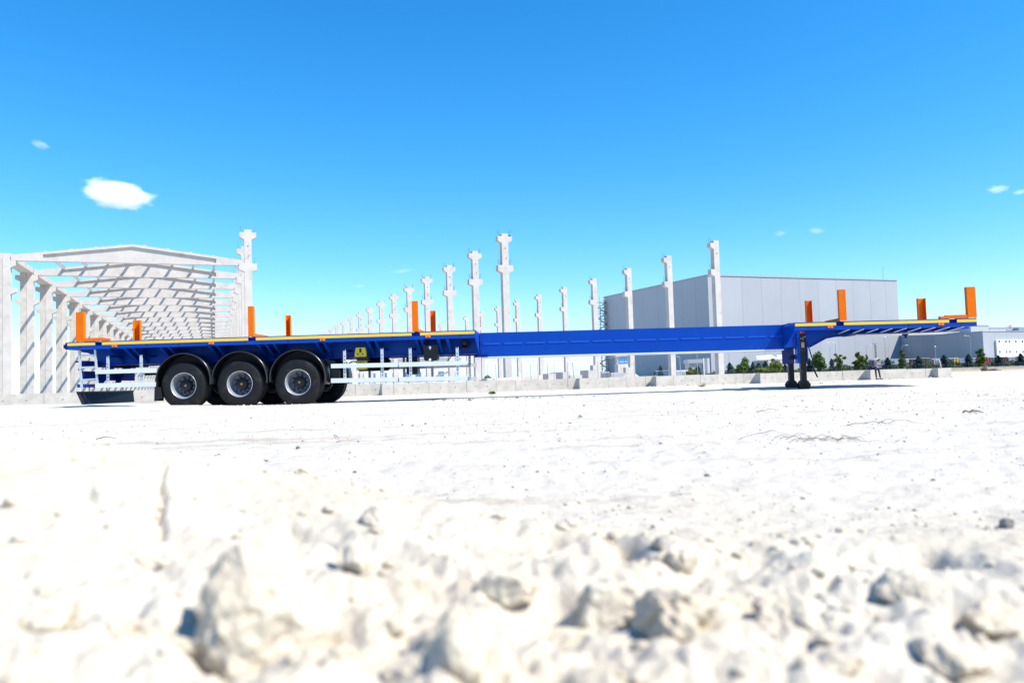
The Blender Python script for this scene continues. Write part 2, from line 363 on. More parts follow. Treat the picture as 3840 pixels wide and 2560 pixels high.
    mx2 = n.new('ShaderNodeMix'); mx2.data_type = 'RGBA'; mx2.blend_type = 'MULTIPLY'; mx2.inputs['Factor'].default_value = 0.72
    l.new(mx.outputs['Result'], mx2.inputs['A']); l.new(st, mx2.inputs['B']); l.new(mx2.outputs['Result'], b.inputs['Base Color'])
    bp = n.new('ShaderNodeBump'); bp.inputs['Strength'].default_value = 0.7; bp.inputs['Distance'].default_value = 0.012
    l.new(noise(38, 6, 0.7), bp.inputs['Height']); l.new(bp.outputs['Normal'], b.inputs['Normal'])
    me.materials.append(m)
    tag(link('ground', me), kind='structure')
build_ground()

# ------------------------------------------------------------------ stones
_ico = None
def ico_verts(sub):
    import bmesh
    bm = bmesh.new(); bmesh.ops.create_icosphere(bm, subdivisions=sub, radius=1.0)
    v = np.array([x.co[:] for x in bm.verts]); f = [[q.index for q in p.verts] for p in bm.faces]; bm.free(); return v, f
ICO1, ICO2, ICO3, ICO4 = (ico_verts(k) for k in (1, 2, 3, 4))
def rock_verts(base, seed, sx, sy, sz, rough=0.3, cuts=16):
    v = base.copy(); rs = np.random.RandomState(seed)
    for _ in range(cuts):
        d = rs.randn(3); d /= np.linalg.norm(d); c = 0.55 + 0.33 * rs.rand()
        dd = v @ d; v = v - np.outer(np.maximum(dd - c, 0) * 0.97, d)
    o = rs.rand(2) * 50
    k = fbm(v[:, 0] * 1.7 + o[0] + v[:, 2], v[:, 1] * 1.7 + o[1] + v[:, 2] * 0.7, 4)
    k2 = fbm(v[:, 0] * 6 + o[1] + v[:, 2] * 5, v[:, 1] * 6 + o[0] - v[:, 2] * 4, 3)
    v = v * (1 + rough * 2 * k + rough * 0.55 * k2)[:, None]
    return v * np.array([sx, sy, sz])
def stone(px, py, wpx, ratio=0.62, label='', mt='stone', seed=0, sink=0.38, rot=None):
    p = hit(px, py); s = wpx * p.y / F_PX / 2 * (1.25 if wpx > 80 else 1.0)
    v = rock_verts(ICO4[0], seed, s, s * 0.85, s * ratio, 0.36 if wpx > 250 else 0.30, 5 if wpx > 250 else 14)
    mb = MB(); mb.add(v, ICO4[1], 0, False)
    o = mb.build('stone', M[mt], None, (p.x, p.y, p.z + s * ratio * (1 - 2 * sink) * 0.6), rot if rot is not None else seed * 1.3)
    o.rotation_euler = (0.2 * math.sin(seed), 0.25 * math.cos(seed * 2.0), seed * 1.3)
    return tag(o, label, 'stone', 'loose stones on the near rubble')
stones = [
 (1010, 2330, 480, .82, 'largest pale chalk boulder with a dark hollow under its shaded side'),
 (1680, 2500, 400, .8, 'broad pale chalk lump beside the largest boulder'),
 (2300, 2310, 230, .8, 'rounded buff stone with a grey shaded underside amid the rubble'),
 (2520, 2330, 300, .6, 'blunt pale stone pressed against the rounded buff stone'),
 (1900, 2230, 230, .6, 'flat topped chalk lump on the rubble crest behind the broad lump'),
 (2560, 2125, 130, .7, 'small pale stone casting a dark hollow on the rubble crest'),
 (2990, 2340, 240, .5, 'long low chalk slab with a shaded lip in the rubble'),
 (3200, 2125, 170, .45, 'ragged crust of pale rubble with a shaded front edge'),
 (3440, 2230, 240, .42, 'wide crumbly chalk clod behind the long low slab'),
 (3700, 2330, 200, .6, 'squat pale stone beside the wide crumbly clod'),
 (2470, 2050, 70, .8, 'little upright grey stone standing on the rubble crest'),
 (1400, 1965, 110, .75, 'small upright stone with a dark shaded side on the mound slope'),
 (1130, 1775, 60, .7, 'small buff pebble perched on the mound rim'),
 (3775, 1975, 75, .7, 'small dark stone alone on the flat chalk'),
 (2130, 2400, 150, .5, 'crumbly clod wedged below the flat topped lump'),
 (3560, 2490, 260, .5, 'pale clod sunk in the rubble below the squat stone'),
 (560, 2120, 90, .6, 'little dark edged stone on the smooth mound'),
 (470, 2360, 120, .5, 'half buried stone low on the smooth mound'),
 (760, 2440, 300, .5, 'rough cream lump below the largest boulder on its shaded side'),
 (180, 2330, 210, .5, 'cream crumbly lump low on the mound far from the boulders'),
 (1330, 2120, 190, .55, 'ragged buff lump between the boulder and the mound slope'),
 (3150, 2500, 190, .45, 'half sunk clod below the long low slab'),
]
for i, s in enumerate(stones):
    stone(s[0], s[1], s[2], s[3], s[4], 'stone_d' if 'dark stone' in s[4] or 'grey stone' in s[4] else 'stone', seed=i + 3)
for (px, py, wd) in [(1330, 1772, 24), (2650, 1785, 26), (2015, 1770, 18), (3010, 1870, 22), (3500, 1800, 22)]:
    o = stone(px, py, wd, .6, 'lone grey pebble lying on the flat chalk', 'stone_d', seed=px); o['group'] = 'lone grey pebbles on the flat chalk'

def scatter(name, pts, sizes, m, label, seed, base=ICO1):
    rs = np.random.RandomState(seed); V = []; Fc = []; off = 0
    f0 = np.array(base[1])
    protos = [rock_verts(base[0], seed * 31 + k, 1, 0.85, 0.62, 0.3) for k in range(12)]
    for (x, y), s in zip(pts, sizes):
        v = protos[rs.randint(12)] * s; a = rs.rand() * 6.28; ca, sa = math.cos(a), math.sin(a)
        V.append(np.stack([v[:, 0] * ca - v[:, 1] * sa + x, v[:, 0] * sa + v[:, 1] * ca + y, v[:, 2]], -1))
        Fc.append(f0 + off); off += len(v)
    P = np.array(pts); Z = ground_z(P[:, 0], P[:, 1]); V = [v + np.array([0, 0, z + s * 0.15]) for v, z, s in zip(V, Z, sizes)]
    V = np.concatenate(V); Fc = np.concatenate(Fc)
    me = bpy.data.meshes.new(name); me.from_pydata(V.tolist(), [], Fc.tolist()); me.materials.append(m)
    me.polygons.foreach_set('use_smooth', np.ones(len(me.polygons), bool))
    return tag(link(name, me), label, 'gravel', kind='stuff')
rs = np.random.RandomState(3)
n = 5200; rr = np.exp(rs.uniform(math.log(1.5), math.log(20), n)); aa = rs.uniform(-0.75, 0.75, n)
scatter('gravel', np.stack([rr * np.sin(aa), rr * np.cos(aa)], -1), 0.0011 * rr * np.exp(rs.randn(n) * 0.35) * np.clip(1.3 - rr / 22, 0.35, 1), M['stone'], 'fine chalk gravel strewn over the flat yard', 5)
n = 900; rr = np.exp(rs.uniform(math.log(1.6), math.log(14), n)); aa = rs.uniform(-0.75, 0.75, n)
scatter('gravel', np.stack([rr * np.sin(aa), rr * np.cos(aa)], -1), 0.0012 * rr * np.exp(rs.randn(n) * 0.4) * np.clip(1.3 - rr / 16, 0.4, 1), M['stone_d'], 'darker grey grit strewn over the flat yard', 6)
n = 700; rr = rs.uniform(0.65, 2.3, n); aa = rs.uniform(-0.75, 0.75, n)
keep = rs.rand(n) < (0.55 + 0.45 * (np.sin(aa) * rr > -0.35))
scatter('gravel', np.stack([rr * np.sin(aa), rr * np.cos(aa)], -1)[keep], (0.006 * np.exp(rs.randn(n) * 0.5))[keep], M['stone'], 'crumbs of chalk among the near rubble', 8, ICO2)

# dry twigs
def twig(name, curves, label, r=0.006):
    mb = MB()
    for c in curves:
        mb.tube([tuple(p) for p in c], [r * (1.0 - 0.7 * i / (len(c) - 1)) for i in range(len(c))], 5)
    return tag(mb.build(name, M['twig']), label, 'twig', 'dry twigs on the chalk')
def twpts(px0, py0, px1, py1, lift, nseg=7, jit=0.02, seed=0):
    a = hit(px0, py0); b = hit(px1, py1); rn = random.Random(seed); out = []
    for i in range(nseg + 1):
        t = i / nseg; p = a.lerp(b, t); s = math.sin(math.pi * t)
        p.z = gz(p.x, p.y) + 0.006 + lift * s + rn.uniform(-jit, jit) * 0.5 * s; p.x += rn.uniform(-jit, jit) * s; out.append(p)
    return out
twig('twig', [twpts(2772, 1652, 3010, 1652, 0.045, 9, .012, 1)] + [twpts(2905 + 21 * k, 1645 + (k * 37) % 17, 2960 + 24 * k + (k * 53) % 70, 1650 + (k * 29) % 14, 0.008 + 0.02 * ((k * 7) % 5) / 5, 5, .025, k) for k in range(14)], 'long arched dry twig with a tuft of brush lying on the chalk', 0.0018)
twig('twig', [twpts(3175, 1598, 3470, 1590, 0.02, 9, .03, 21), twpts(3290, 1592, 3360, 1586, 0.03, 4, .02, 22)], 'thin straggling dry stem lying beyond the arched twig', 0.0025)
twig('twig', [twpts(1262, 1662, 1356, 1648, 0.01, 6, .012, 31), twpts(1252, 1632, 1280, 1660, 0.01, 4, .01, 32)], 'small forked dry stick on the chalk in front of the wheels', 0.0025)
twig('twig', [twpts(362, 1648, 440, 1647, 0.015, 6, .012, 41)], 'short dark scrap of twig above the smooth mound', 0.004)
twig('twig', [twpts(2838, 1546, 2925, 1540, 0.015, 6, .02, 51)], 'short bent brown twig between the arched twig and the landing legs', 0.004)
twig('twig', [twpts(3612, 1548, 3665, 1550, 0.01, 5, .03, 61), twpts(3640, 1545, 3690, 1549, 0.01, 4, .03, 62)], 'dark clump of dry weed on the chalk right of the landing legs', 0.007)

# ------------------------------------------------------------------ low concrete wall
def wall_segment(start_px, end_px, D, ztop, base_w, label, joints, z0=-0.35, top_w=0.4):
    a = 20.5; ca, sa = math.cos(R(a)), math.sin(R(a))
    s = Vector((gx(start_px, D), D, 0)); k = gx(end_px, 1.0)
    L = (k * s.y - s.x) / (ca - k * sa)
    t = empty('concrete_wall', (s.x, s.y, 0), R(a)); tag(t, label, 'wall', 'low concrete yard wall segments')
    MB().prism([(0.03, z0), (base_w, z0), (top_w, ztop - 0.02), (0.03, ztop - 0.02)], 'x', 0.0, L).build('wall_body', M['concrete2'], t)
    rn = random.Random(int(start_px)); x = 0; cuts = [0]
    while True:
        x += rn.choice(joints) * rn.uniform(0.9, 1.1)
        if x > L - 0.5: break
        cuts.append(x)
    cuts.append(L)
    for i in range(len(cuts) - 1):
        g = 0.007; dz = rn.uniform(-0.015, 0.012); pr = rn.uniform(-0.012, 0.012)
        MB().box(cuts[i] + g, cuts[i + 1] - g, -0.02 + pr, 0.045, z0, ztop + dz).build('wall_panel', M['concrete2'], t)
    for i in range(len(cuts) - 1):
        if cuts[i + 1] - cuts[i] > 1.2:
            for f in (.3, .7): MB().cylY((cuts[i] + f * (cuts[i + 1] - cuts[i]), 0, .18), .028, -.04, -.03, 8).build('tie_hole', M['stone_d'], t)
    return t
segs = [(-300, 590, 36.2, .50, 1.1, 'low concrete wall length in front of the open hall frame'),
        (582, 1440, 40.0, .50, 1.35, 'low concrete wall length behind the trailer wheels'),
        (1432, 2180, 43.0, .47, 1.25, 'longest low concrete wall length, behind the narrow beam of the trailer'),
        (2172, 2468, 46.0, .47, 1.15, 'low concrete wall length below the leaning precast slabs'),
        (2460, 2858, 47.0, .46, 1.15, 'low concrete wall length below the gatehouse and kiosk'),
        (2850, 3270, 48.0, .45, 1.3, 'low concrete wall length behind the landing legs'),
        (3262, 3524, 48.9, .45, 1.3, 'low concrete wall length the person sits on'),
        (3516, 3566, 50.2, .44, 0.9, 'short broken end piece of the low concrete wall')]
for (a, b, D, zt_, bw, lb) in segs: wall_segment(a, b, D, zt_, bw, lb, [1.2, 1.7, 2.1, 0.7] if b > 600 else [2.4, 2.6])
# rubble against the wall foot
pts = []; sz = []
rs = np.random.RandomState(11)
for (a, b, D, zt_, bw, lb) in segs[1:]:
    ca, sa = math.cos(R(20.5)), math.sin(R(20.5)); x0 = gx(a, D); k = gx(b, 1.0); L = (k * D - x0) / (ca - k * sa)
    for q in range(int(L * 26)):
        t = rs.rand() * L; f = abs(rs.randn()) * 0.45 + 0.05
        pts.append((x0 + ca * t + sa * f, D + sa * t - ca * f)); sz.append(0.03 * math.exp(rs.randn() * 0.55))
scatter('rubble', np.array(pts), np.array(sz), M['stone'], 'broken chalk rubble along the foot of the low wall', 12)
pts = [];
for (cx, cy, spread) in [(1330, 1483, 1.6), (1880, 1494, 1.0), (3070, 1436, 0.9)]:
    p = hit(cx, cy)
    for q in range(120): pts.append((p.x + rs.randn() * spread, p.y + rs.randn() * spread * 0.6))
scatter('rubble', np.array(pts), 0.016 * np.exp(rs.randn(len(pts)) * 0.5), M['stone_d'], 'greyish clods heaped in patches beyond the trailer', 13)
p = hit(2633, 1450); mb = MB(); rn = random.Random(4)
for k in range(60):
    a = rn.uniform(0, 6.28); e = rn.uniform(0.2, 1.2); mb.tube([(0, 0, 0), (.25 * math.cos(a) * math.cos(e), .25 * math.sin(a) * math.cos(e), .22 * math.sin(e))], [.012, .004], 4)
tag(mb.build('dry_tuft', mat('dry_grass', (0.42, 0.38, 0.2), 0.9), None, p), 'small dry grass tuft growing before the low wall', 'plant')
p = hit(1845, 1477); mb = MB()
for k in range(60):
    a = rn.uniform(0, 6.28); e = rn.uniform(0.2, 1.2); mb.tube([(0, 0, 0), (.2 * math.cos(a) * math.cos(e), .2 * math.sin(a) * math.cos(e), .15 * math.sin(e))], [.02, .006], 4)
tag(mb.build('green_tuft', M['leaf'], None, p), 'small green weed at the foot of the low wall', 'plant')
# ------------------------------------------------------------------ the extendable trailer
PHI = R(2.5); T0 = Vector((0, 18.03, 0))
uh = Vector((math.cos(PHI), -math.sin(PHI), 0)); vh = Vector((math.sin(PHI), math.cos(PHI), 0))
def TU(px, py, v=0.0):
    d = ray(px, py); O = Vector((0, 0, EYE)); t = (v - (O - T0).dot(vh)) / d.dot(vh); q = O + d * t - T0
    return q.dot(uh), O.z + d.z * t
trailer = empty('flatbed_trailer', T0, -PHI)
tag(trailer, 'extended blue flatbed semi-trailer with yellow side tape and orange stakes on white ground', 'trailer')
def tp(name, mb, m, parent=None): return mb.build(name, m, parent or trailer)
W = 2.55
uA, zA = TU(252, 1283); uB, zB = TU(1780, 1237); uC, zC = TU(2980, 1209); uD, zD = TU(3662, 1192)
def zr(u): return zA + (zB - zA) * (u - uA) / (uB - uA)
def zf(u): return zC + (zD - zC) * (u - uC) / (uD - uC)
uE, zE = TU(1800, 1248, 0.9); uF, zF = TU(2950, 1217, 0.9)
def zb(u): return zE + (zF - zE) * (u - uE) / (uF - uE)
RH = 0.178
def ux(px, v=0.0): return TU(px, 1280, v)[0]
# side rails with stake sockets and tape
def side_rail(side, u0, u1, segs_, zfun, holes):
    y0, y1 = (0.0, 0.07) if side == 0 else (W - 0.07, W)
    t0, t1 = (-0.006, -0.0005) if side == 0 else (W + 0.0005, W + 0.006)
    mb = MB(); mb.boxz(u0, u1, y0, y1, -RH, -0.095, zfun)
    for (a, b) in segs_: mb.boxz(a, b, y0, y1, -0.095, 0, zfun)
    for i in range(len(segs_) - 1):
        a, b = segs_[i][1], segs_[i + 1][0]
        mb.boxz(a, b, (y0 + 0.045), (y1 if side == 0 else y1 - 0.045) if side == 0 else y1 - 0.04, -0.095, -0.012, zfun, 1)
    rail = tp('side_rail', mb, [M['blue'], M['dkblue']])
    for (a, b) in segs_:
        tp('reflective_tape', MB().boxz(a + 0.005, b - 0.005, t0, t1, -0.086, -0.024, zfun), M['yellow_tape'], rail)
    if side == 0:
        for h in holes:
            mb = MB(); mb.disc((h, 0, zfun(h) - 0.118), 0.032, -0.003, 14, 0, 0.014)
            tp('lashing_hole', mb, M['hole'], rail)
    return rail
segR = [(uA, ux(357)), (ux(382), ux(931)), (ux(959), ux(1545)), (ux(1575), uB)]
segF = [(uC, ux(3139)), (ux(3167), ux(3564)), (ux(3592), uD)]
side_rail(0, uA, uB, segR, zr, [ux(x) for x in (302, 550, 670, 918, 1081, 1340, 1473, 1728)])
side_rail(1, uA, uB, segR, zr, [])
side_rail(0, uC, uD, segF, zf, [ux(x) for x in (3034, 3236, 3411, 3611)])
side_rail(1, uC, uD, segF, zf, [])
for (px, zz) in [(430, zr), (793, zr), (1210, zr), (1606, zr), (3116, zf), (3532, zf)]:
    u = ux(px); mb = MB().boxz(u - 0.058, u + 0.058, -0.022, -0.0005, -0.140, -0.095, zz)
    o = tp('marker_light', mb, M['amber']); tp('lamp_bulb', MB().boxz(u - 0.012, u + 0.012, -0.026, -0.0225, -0.128, -0.108, zz), M['sticker'], o)
# deck plates and end members
tp('deck_plate', MB().boxz(uA + 0.02, uB - 0.02, 0.072, W - 0.072, -0.05, -0.008, zr), M['blue'])
tp('deck_plate', MB().boxz(uC + 0.5, uD - 0.05, 0.072, W - 0.072, -0.045, -0.008, zf), M['blue'])
tp('end_member', MB().boxz(uA - 0.06, uA - 0.002, 0.02, W - 0.02, -0.17, -0.01, zr), M['dkblue'])
tp('end_member', MB().boxz(uD - 0.045, uD - 0.002, 0.072, W - 0.072, -0.17, -0.046, zf), M['blue'])
tp('rear_buffer', MB().boxz(uA - 0.12, uA - 0.061, 0.05, 0.17, -0.14, -0.05, zr), M['black'])
# rear chassis beams (two webs)
uw0 = ux(305, .75); uw1 = ux(357, .75)
for v in (0.75, W - 0.75):
    zb0 = 1.05
    poly = [(uw0, zr(uw0) - 0.06), (uw0, zr(uw0) - RH - 0.02), (uw0 + .18, zr(uw0) - .23), (uw0 + .28, zr(uw0) - .29), (uw1 + .02, 1.22), (uw1 + .06, zb0), (uB, zb0), (uB, zr(uB) - 0.06)]
    o = tp('chassis_beam', MB().prism(poly, 'y', v - 0.008, v + 0.008), M['blue'])
    tp('bottom_flange', MB().box(uw1 + .06, uB - 0.005, v - .075, v + .075, zb0 - .018, zb0 - 0.001), M['blue'], o)
tp('cross_plate', MB().box(uw1 + .02, uw1 + .04, .76, W - .76, 1.06, 1.5), M['dkblue'])
# outriggers with bright folded edge
for px in [400, 462, 492, 596, 628, 780, 809, 962, 993, 1023, 1183, 1212, 1376, 1406, 1559, 1578, 1642, 1676]:
    u = ux(px)
    for s in (0, 1):
        V = (lambda q: q) if s == 0 else (lambda q: W - q)
        zt = zr(u) - RH
        poly = [(V(0.05), zt + .10), (V(0.05), zt + 0.002), (V(0.735), 1.075), (V(0.735), zt + .10)]
        o = tp('outrigger', MB().prism(poly, 'x', u - .006, u + .006), M['blue'])
        if s == 0:
            mb = MB(); mb.hexa([(u - .03, .05, zt - .008), (u + .03, .05, zt - .008), (u + .03, .735, 1.062), (u - .03, .735, 1.062), (u - .03, .05, zt), (u + .03, .05, zt), (u + .03, .735, 1.072), (u - .03, .735, 1.072)])
            tp('folded_edge', mb, M['blue'], o)
# front end plate of the rear deck
mb = MB()
for s in (0, 1):
    V = (lambda q: q) if s == 0 else (lambda q: W - q)
    mb.prism([(V(0.0), zr(uB)), (V(0.0), zr(uB) - RH), (V(0.86), 1.02), (V(0.86), zr(uB))], 'x', uB, uB + .015)
mb.prism([(0.86, zr(uB)), (0.86, 1.02), (W - .86, 1.02), (W - .86, zr(uB))], 'x', uB, uB + .014)
tp('end_plate', mb, M['blue'])
tp('beam_shoe', MB().box(uB - .1, uB + .22, .80, .98, .96, 1.015), M['dkblue'])
# narrow telescopic beam
v0, v1 = 0.90, 1.60
ue1 = ux(2952, .9)
BH = 0.57
mb = MB(); mb.boxz(uE, ue1, v0, v1, -BH, 0, zb); beam = tp('telescopic_beam', mb, M['blue'])
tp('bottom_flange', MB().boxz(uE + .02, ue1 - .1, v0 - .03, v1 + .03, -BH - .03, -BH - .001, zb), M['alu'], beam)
px = 1806; k = 0
while px < 2900:
    a, b = ux(max(px, 1812), .9), ux(px + 70, .9)
    tp('locking_strip', MB().boxz(a, b, v0 - .010, v0 - .0005, -.285, -.245, zb), M['blue_strip'], beam)
    u = ux(px + 50, .9); mb = MB(); za, zc = zb(u) - .55, zb(u) - .36
    mb.hexa([(u - .02, v0 - .004, za), (u + .03, v0 - .004, za), (u + .03, v0 - .0005, za), (u - .02, v0 - .0005, za), (u + .17, v0 - .004, zc), (u + .21, v0 - .004, zc), (u + .21, v0 - .0005, zc), (u + .17, v0 - .0005, zc)])
    tp('streak_rib', mb, M['blue'], beam); px += 83.2  # ribs added to catch light, standing in for diagonal reflected streaks
# gooseneck
def nz(px, py, v=.75): return TU(px, py, v)
sp = [nz(2940, 1216), nz(2958, 1211), nz(2985, 1211), nz(3630, 1200), nz(3632, 1232), nz(3560, 1236), nz(3300, 1246), nz(3180, 1252), nz(3094, 1268), nz(3036, 1300), nz(2952, 1303), nz(2940, 1303)]
for v in (.75, W - .75):
    o = tp('gooseneck_beam', MB().prism(sp, 'y', v - .01, v + .01), M['blue'])
    for i in (5, 6, 7, 8):
        (a, za), (b, zb_) = sp[i + 1], sp[i]
        tp('bottom_flange', MB().hexa([(a, v - .07, za - .015), (b, v - .07, zb_ - .015), (b, v + .07, zb_ - .015), (a, v + .07, za - .015), (a, v - .07, za), (b, v - .07, zb_), (b, v + .07, zb_), (a, v + .07, za)]), M['blue'], o)
ga, gb = sp[0][0], ux(2985, .75)
tp('neck_box', MB().box(ux(2944, .75), ux(2995, .75), .765, W - .765, 1.0, sp[2][1] - .02), M['blue'])
tp('neck_end_plate', MB().prism([(0.0, zf(uC)), (0.0, zf(uC) - RH), (.74, 1.0), (W - .74, 1.0), (W, zf(uC) - RH), (W, zf(uC))], 'x', uC - .014, uC - .001), M['blue'])
# slanted transition plate from the narrow beam up to the deck edge
mb = MB(); a, za = TU(2950, 1214, .74); a += .17; mb.hexa([(a - .25, .60, zf(uC) - .10), (uC - .016, .02, zf(uC) - .1), (uC - .016, .74, zf(uC) - .1), (a - .25, .74, zf(uC) - .1), (a - .25, .60, zf(uC) - .07), (uC - .016, .02, zf(uC) - .004), (uC - .016, .74, zf(uC) - .004), (a - .25, .74, zf(uC) - .06)])
tp('transition_plate', mb, M['blue'])
for px in range(3190, 3640, 54):
    u = ux(px); z1 = zf(u) - RH
    for s in (0, 1):
        V = (lambda q: q) if s == 0 else (lambda q: W - q)
        tp('cross_member', MB().prism([(V(.06), z1 + .06), (V(.06), z1 + .002), (V(.735), z1 - .05), (V(.735), z1 + .06)], 'x', u - .008, u + .008), M['blue'])
        tp('cross_member_flange', MB().hexa([(u - .018, V(.06), z1 - .01), (u + .018, V(.06), z1 - .01), (u + .018, V(.735), z1 - .062), (u - .018, V(.735), z1 - .062), (u - .018, V(.06), z1), (u + .018, V(.06), z1), (u + .018, V(.735), z1 - .052), (u - .018, V(.735), z1 - .052)]), M['alu'])
a, b = ux(3190, 1.2), ux(3570, 1.2)
tp('coupler_plate', MB().box(a, b, .83, W - .83, 1.195, 1.21), M['alu'])
u = ux(3397, .9); mb = MB().box(u - .05, u + .04, .85, .97, 1.16, 1.194); mb.tube([(u, .9, 1.16), (u, .9, 1.12)], .025, 10); mb.box(u - .035, u + .035, .87, .94, 1.10, 1.12)
tp('coupling_bracket', mb, M['dkblue'])
# ---- stakes
def stake(px0, px1, y_top, y_bot, zfun, side, arm_dir, arm=1.0, two=True):
    u0, u1 = ux(px0) + .06 * side, ux(px1) + .06 * side; zbt = zfun((u0 + u1) / 2) + 0.004; zt = TU((px0 + px1) / 2, y_top)[1]
    V = (lambda q: q) if side == 0 else (lambda q: W - q)
    def bx(mb, a, b, p, q, c, d): mb.box(a, b, min(V(p), V(q)), max(V(p), V(q)), c, d)
    mb = MB(); bx(mb, u0, u1, .0, .009, zbt, zt); bx(mb, u0, u0 + .009, .0095, .10, zbt, zt); bx(mb, u1 - .009, u1, .0095, .10, zbt, zt)
    o = tp('stake', mb, M['orange'])
    if abs(arm_dir) == 2:
        s_ = arm_dir // 2; e0 = (u1 + .001 if s_ > 0 else u0 - .47); mb = MB(); bx(mb, e0, e0 + .469, .005, .10, zbt + .002, zbt + .078); tp('base_arm', mb, M['orange'], o)
        e1 = (e0 + .47 if s_ > 0 else e0 - .13); mb = MB(); bx(mb, e1, e1 + .129, .005, .09, zbt + .002, zbt + .058); tp('arm_end', mb, M['orange'], o)
    elif arm > 0:
        mb = MB(); bx(mb, u0 + .012, u1 - .012, .105, arm, zbt + .002, zbt + .078); tp('base_arm', mb, M['orange'], o)
        mb = MB(); bx(mb, u0 + .03, u1 - .03, arm + .001, arm + .26, zbt + .002, zbt + .062); tp('arm_end', mb, M['orange'], o)
    if side == 0:
        mb = MB(); rn2 = random.Random(px0); n_ = 12
        for i in range(n_):
            a = u0 + (u1 - u0) * i / n_; h = rn2.uniform(.006, .016); mb.box(a, a + (u1 - u0) / n_ * .96, -.006, -.0006, zbt, zbt + h)
        if px0 > 2500: tp('weld_seam', mb, M['weld'], o)
    return o
ST = [(284, 313, 1170, zr), (931, 951, 1148, zr), (1547, 1569, 1128, zr), (3154, 3180, 1085, zf), (3636, 3669, 1075, zf)]
for (a, b, yt, zz) in ST:
    for s in (0, 1): stake(a, b, yt, 0, zz, s, 2 if a < 300 else (-2 if a > 3600 else 1))
# ---- wheels
AX = [TU(687, 1445, .05), TU(898, 1442, .05), TU(1116, 1431, .05)]
axz = sum(a[1] for a in AX) / 3; TR = 0.545
GZW = axz - TR
def make_wheel(c, side):
    # side 0: outer face towards -v
    sg = 1 if side == 0 else -1; y0 = 0.05 if side == 0 else W - 0.05
    wl = empty('wheel', (c, y0, axz), 0, trailer)
    def P(pr): return [(r, y * sg) for r, y in pr]
    prof = [(.292, .03), (.30, .012), (.34, .004), (.40, .0), (.455, .006), (.492, .016), (.505, .020), (.512, .034), (.530, .044), (TR - .004, .056)]
    tread = [(.06, .10), (.118, .13), (.165, .178), (.21, .255), (.2705, .322)]
    for i, (a, b) in enumerate([(.06, .105), (.117, .165), (.177, .213), (.225, .273), (.285, .33)]):
        prof += [(TR, a), (TR, b)]
        if i < 4: prof += [(TR - .014, b + .001), (TR - .014, b + .011)]
    prof += [(TR - .004, .334), (.530, .346), (.49, .376), (.40, .39), (.32, .38), (.29, .36)]
    link_ = MB().lathe(P(prof), (0, 0, 0), 64).build('tyre', M['rubber'], wl)
    rim = [(.292, .03), (.303, .012), (.299, .004), (.290, .008), (.283, .03), (.272, .055), (.262, .10), (.258, .22), (.252, .255), (.232, .275), (.205, .285)]
    ro = MB().lathe(P(rim), (0, 0, 0), 56).build('rim', M['silver'], wl)
    dsc = [(.256, .225), (.248, .26), (.225, .274), (.206, .265), (.202, .255), (.200, .220), (.134, .218), (.133, .20)]
    MB().lathe(P(dsc), (0, 0, 0), 56).build('wheel_disc', M['wheelgrey'], wl)
    mb = MB()
    for k in range(10):
        an = 2 * math.pi * (k + .25) / 10; cx_, cz_ = .226 * math.cos(an), .226 * math.sin(an)
        vs = [(cx_ + (.026 * math.cos(q) * -math.sin(an) + .014 * math.sin(q) * math.cos(an)), .264 * sg, cz_ + (.026 * math.cos(q) * math.cos(an) + .014 * math.sin(q) * math.sin(an))) for q in [2 * math.pi * i / 12 for i in range(12)]]
        mb.add(vs, [tuple(range(12))])
    mb.build('hand_hole', M['hole'], ro)
    for k in range(10):
        an = 2 * math.pi * k / 10; cx_, cz_ = .163 * math.cos(an), .163 * math.sin(an)
        m2 = MB(); m2.lathe(P([(.019, .218), (.019, .190), (.013, .182), (.0005, .181)]), (cx_, 0, cz_), 8, 0, False); m2.build('wheel_nut', M['black'], wl)
    hub = [(.136, .218), (.136, .150), (.124, .135), (.085, .125), (.06, .122), (.0005, .121)]
    hc = MB().lathe(P(hub), (0, 0, 0), 32).build('hub_cap', M['black'], wl)
    mb = MB()
    for a in (.35, .35 + math.pi / 2):
        ca, sa = math.cos(a), math.sin(a)
        for (l_, h_) in ((.030, .008),):
            vs = [(ca * i * l_ - sa * j * h_, .119 * sg, sa * i * l_ + ca * j * h_) for i, j in ((-1, -1), (1, -1), (1, 1), (-1, 1))]
            mb.add(vs, [(0, 1, 2, 3)])
    mb.build('emblem', M['brass'], hc)
    return wl
for (c, z) in AX:
    for s in (0, 1): make_wheel(c, s)
    mb = MB(); mb.lathe([(.07, .40), (.07, W - .40)], (c, 0, axz), 16); mb.box(c - .06, c + .06, .55, .95, axz - .05, axz + .30); mb.box(c - .06, c + .06, W - .95, W - .55, axz - .05, axz + .30)
    tp('axle', mb, M['hole'])
    for v in (.7, W - .7):
        mb = MB(); mb.prism([(c - .45, 1.04), (c - .25, 1.04), (c - .12, axz + .05), (c - .25, axz - .05), (c - .38, axz + .12)], 'y', v - .06, v + .06)
        mb.lathe([(.13, -.13), (.15, 0), (.13, .13)], (c + .28, v, .8), 14); tp('suspension_arm', mb, M['hole'])
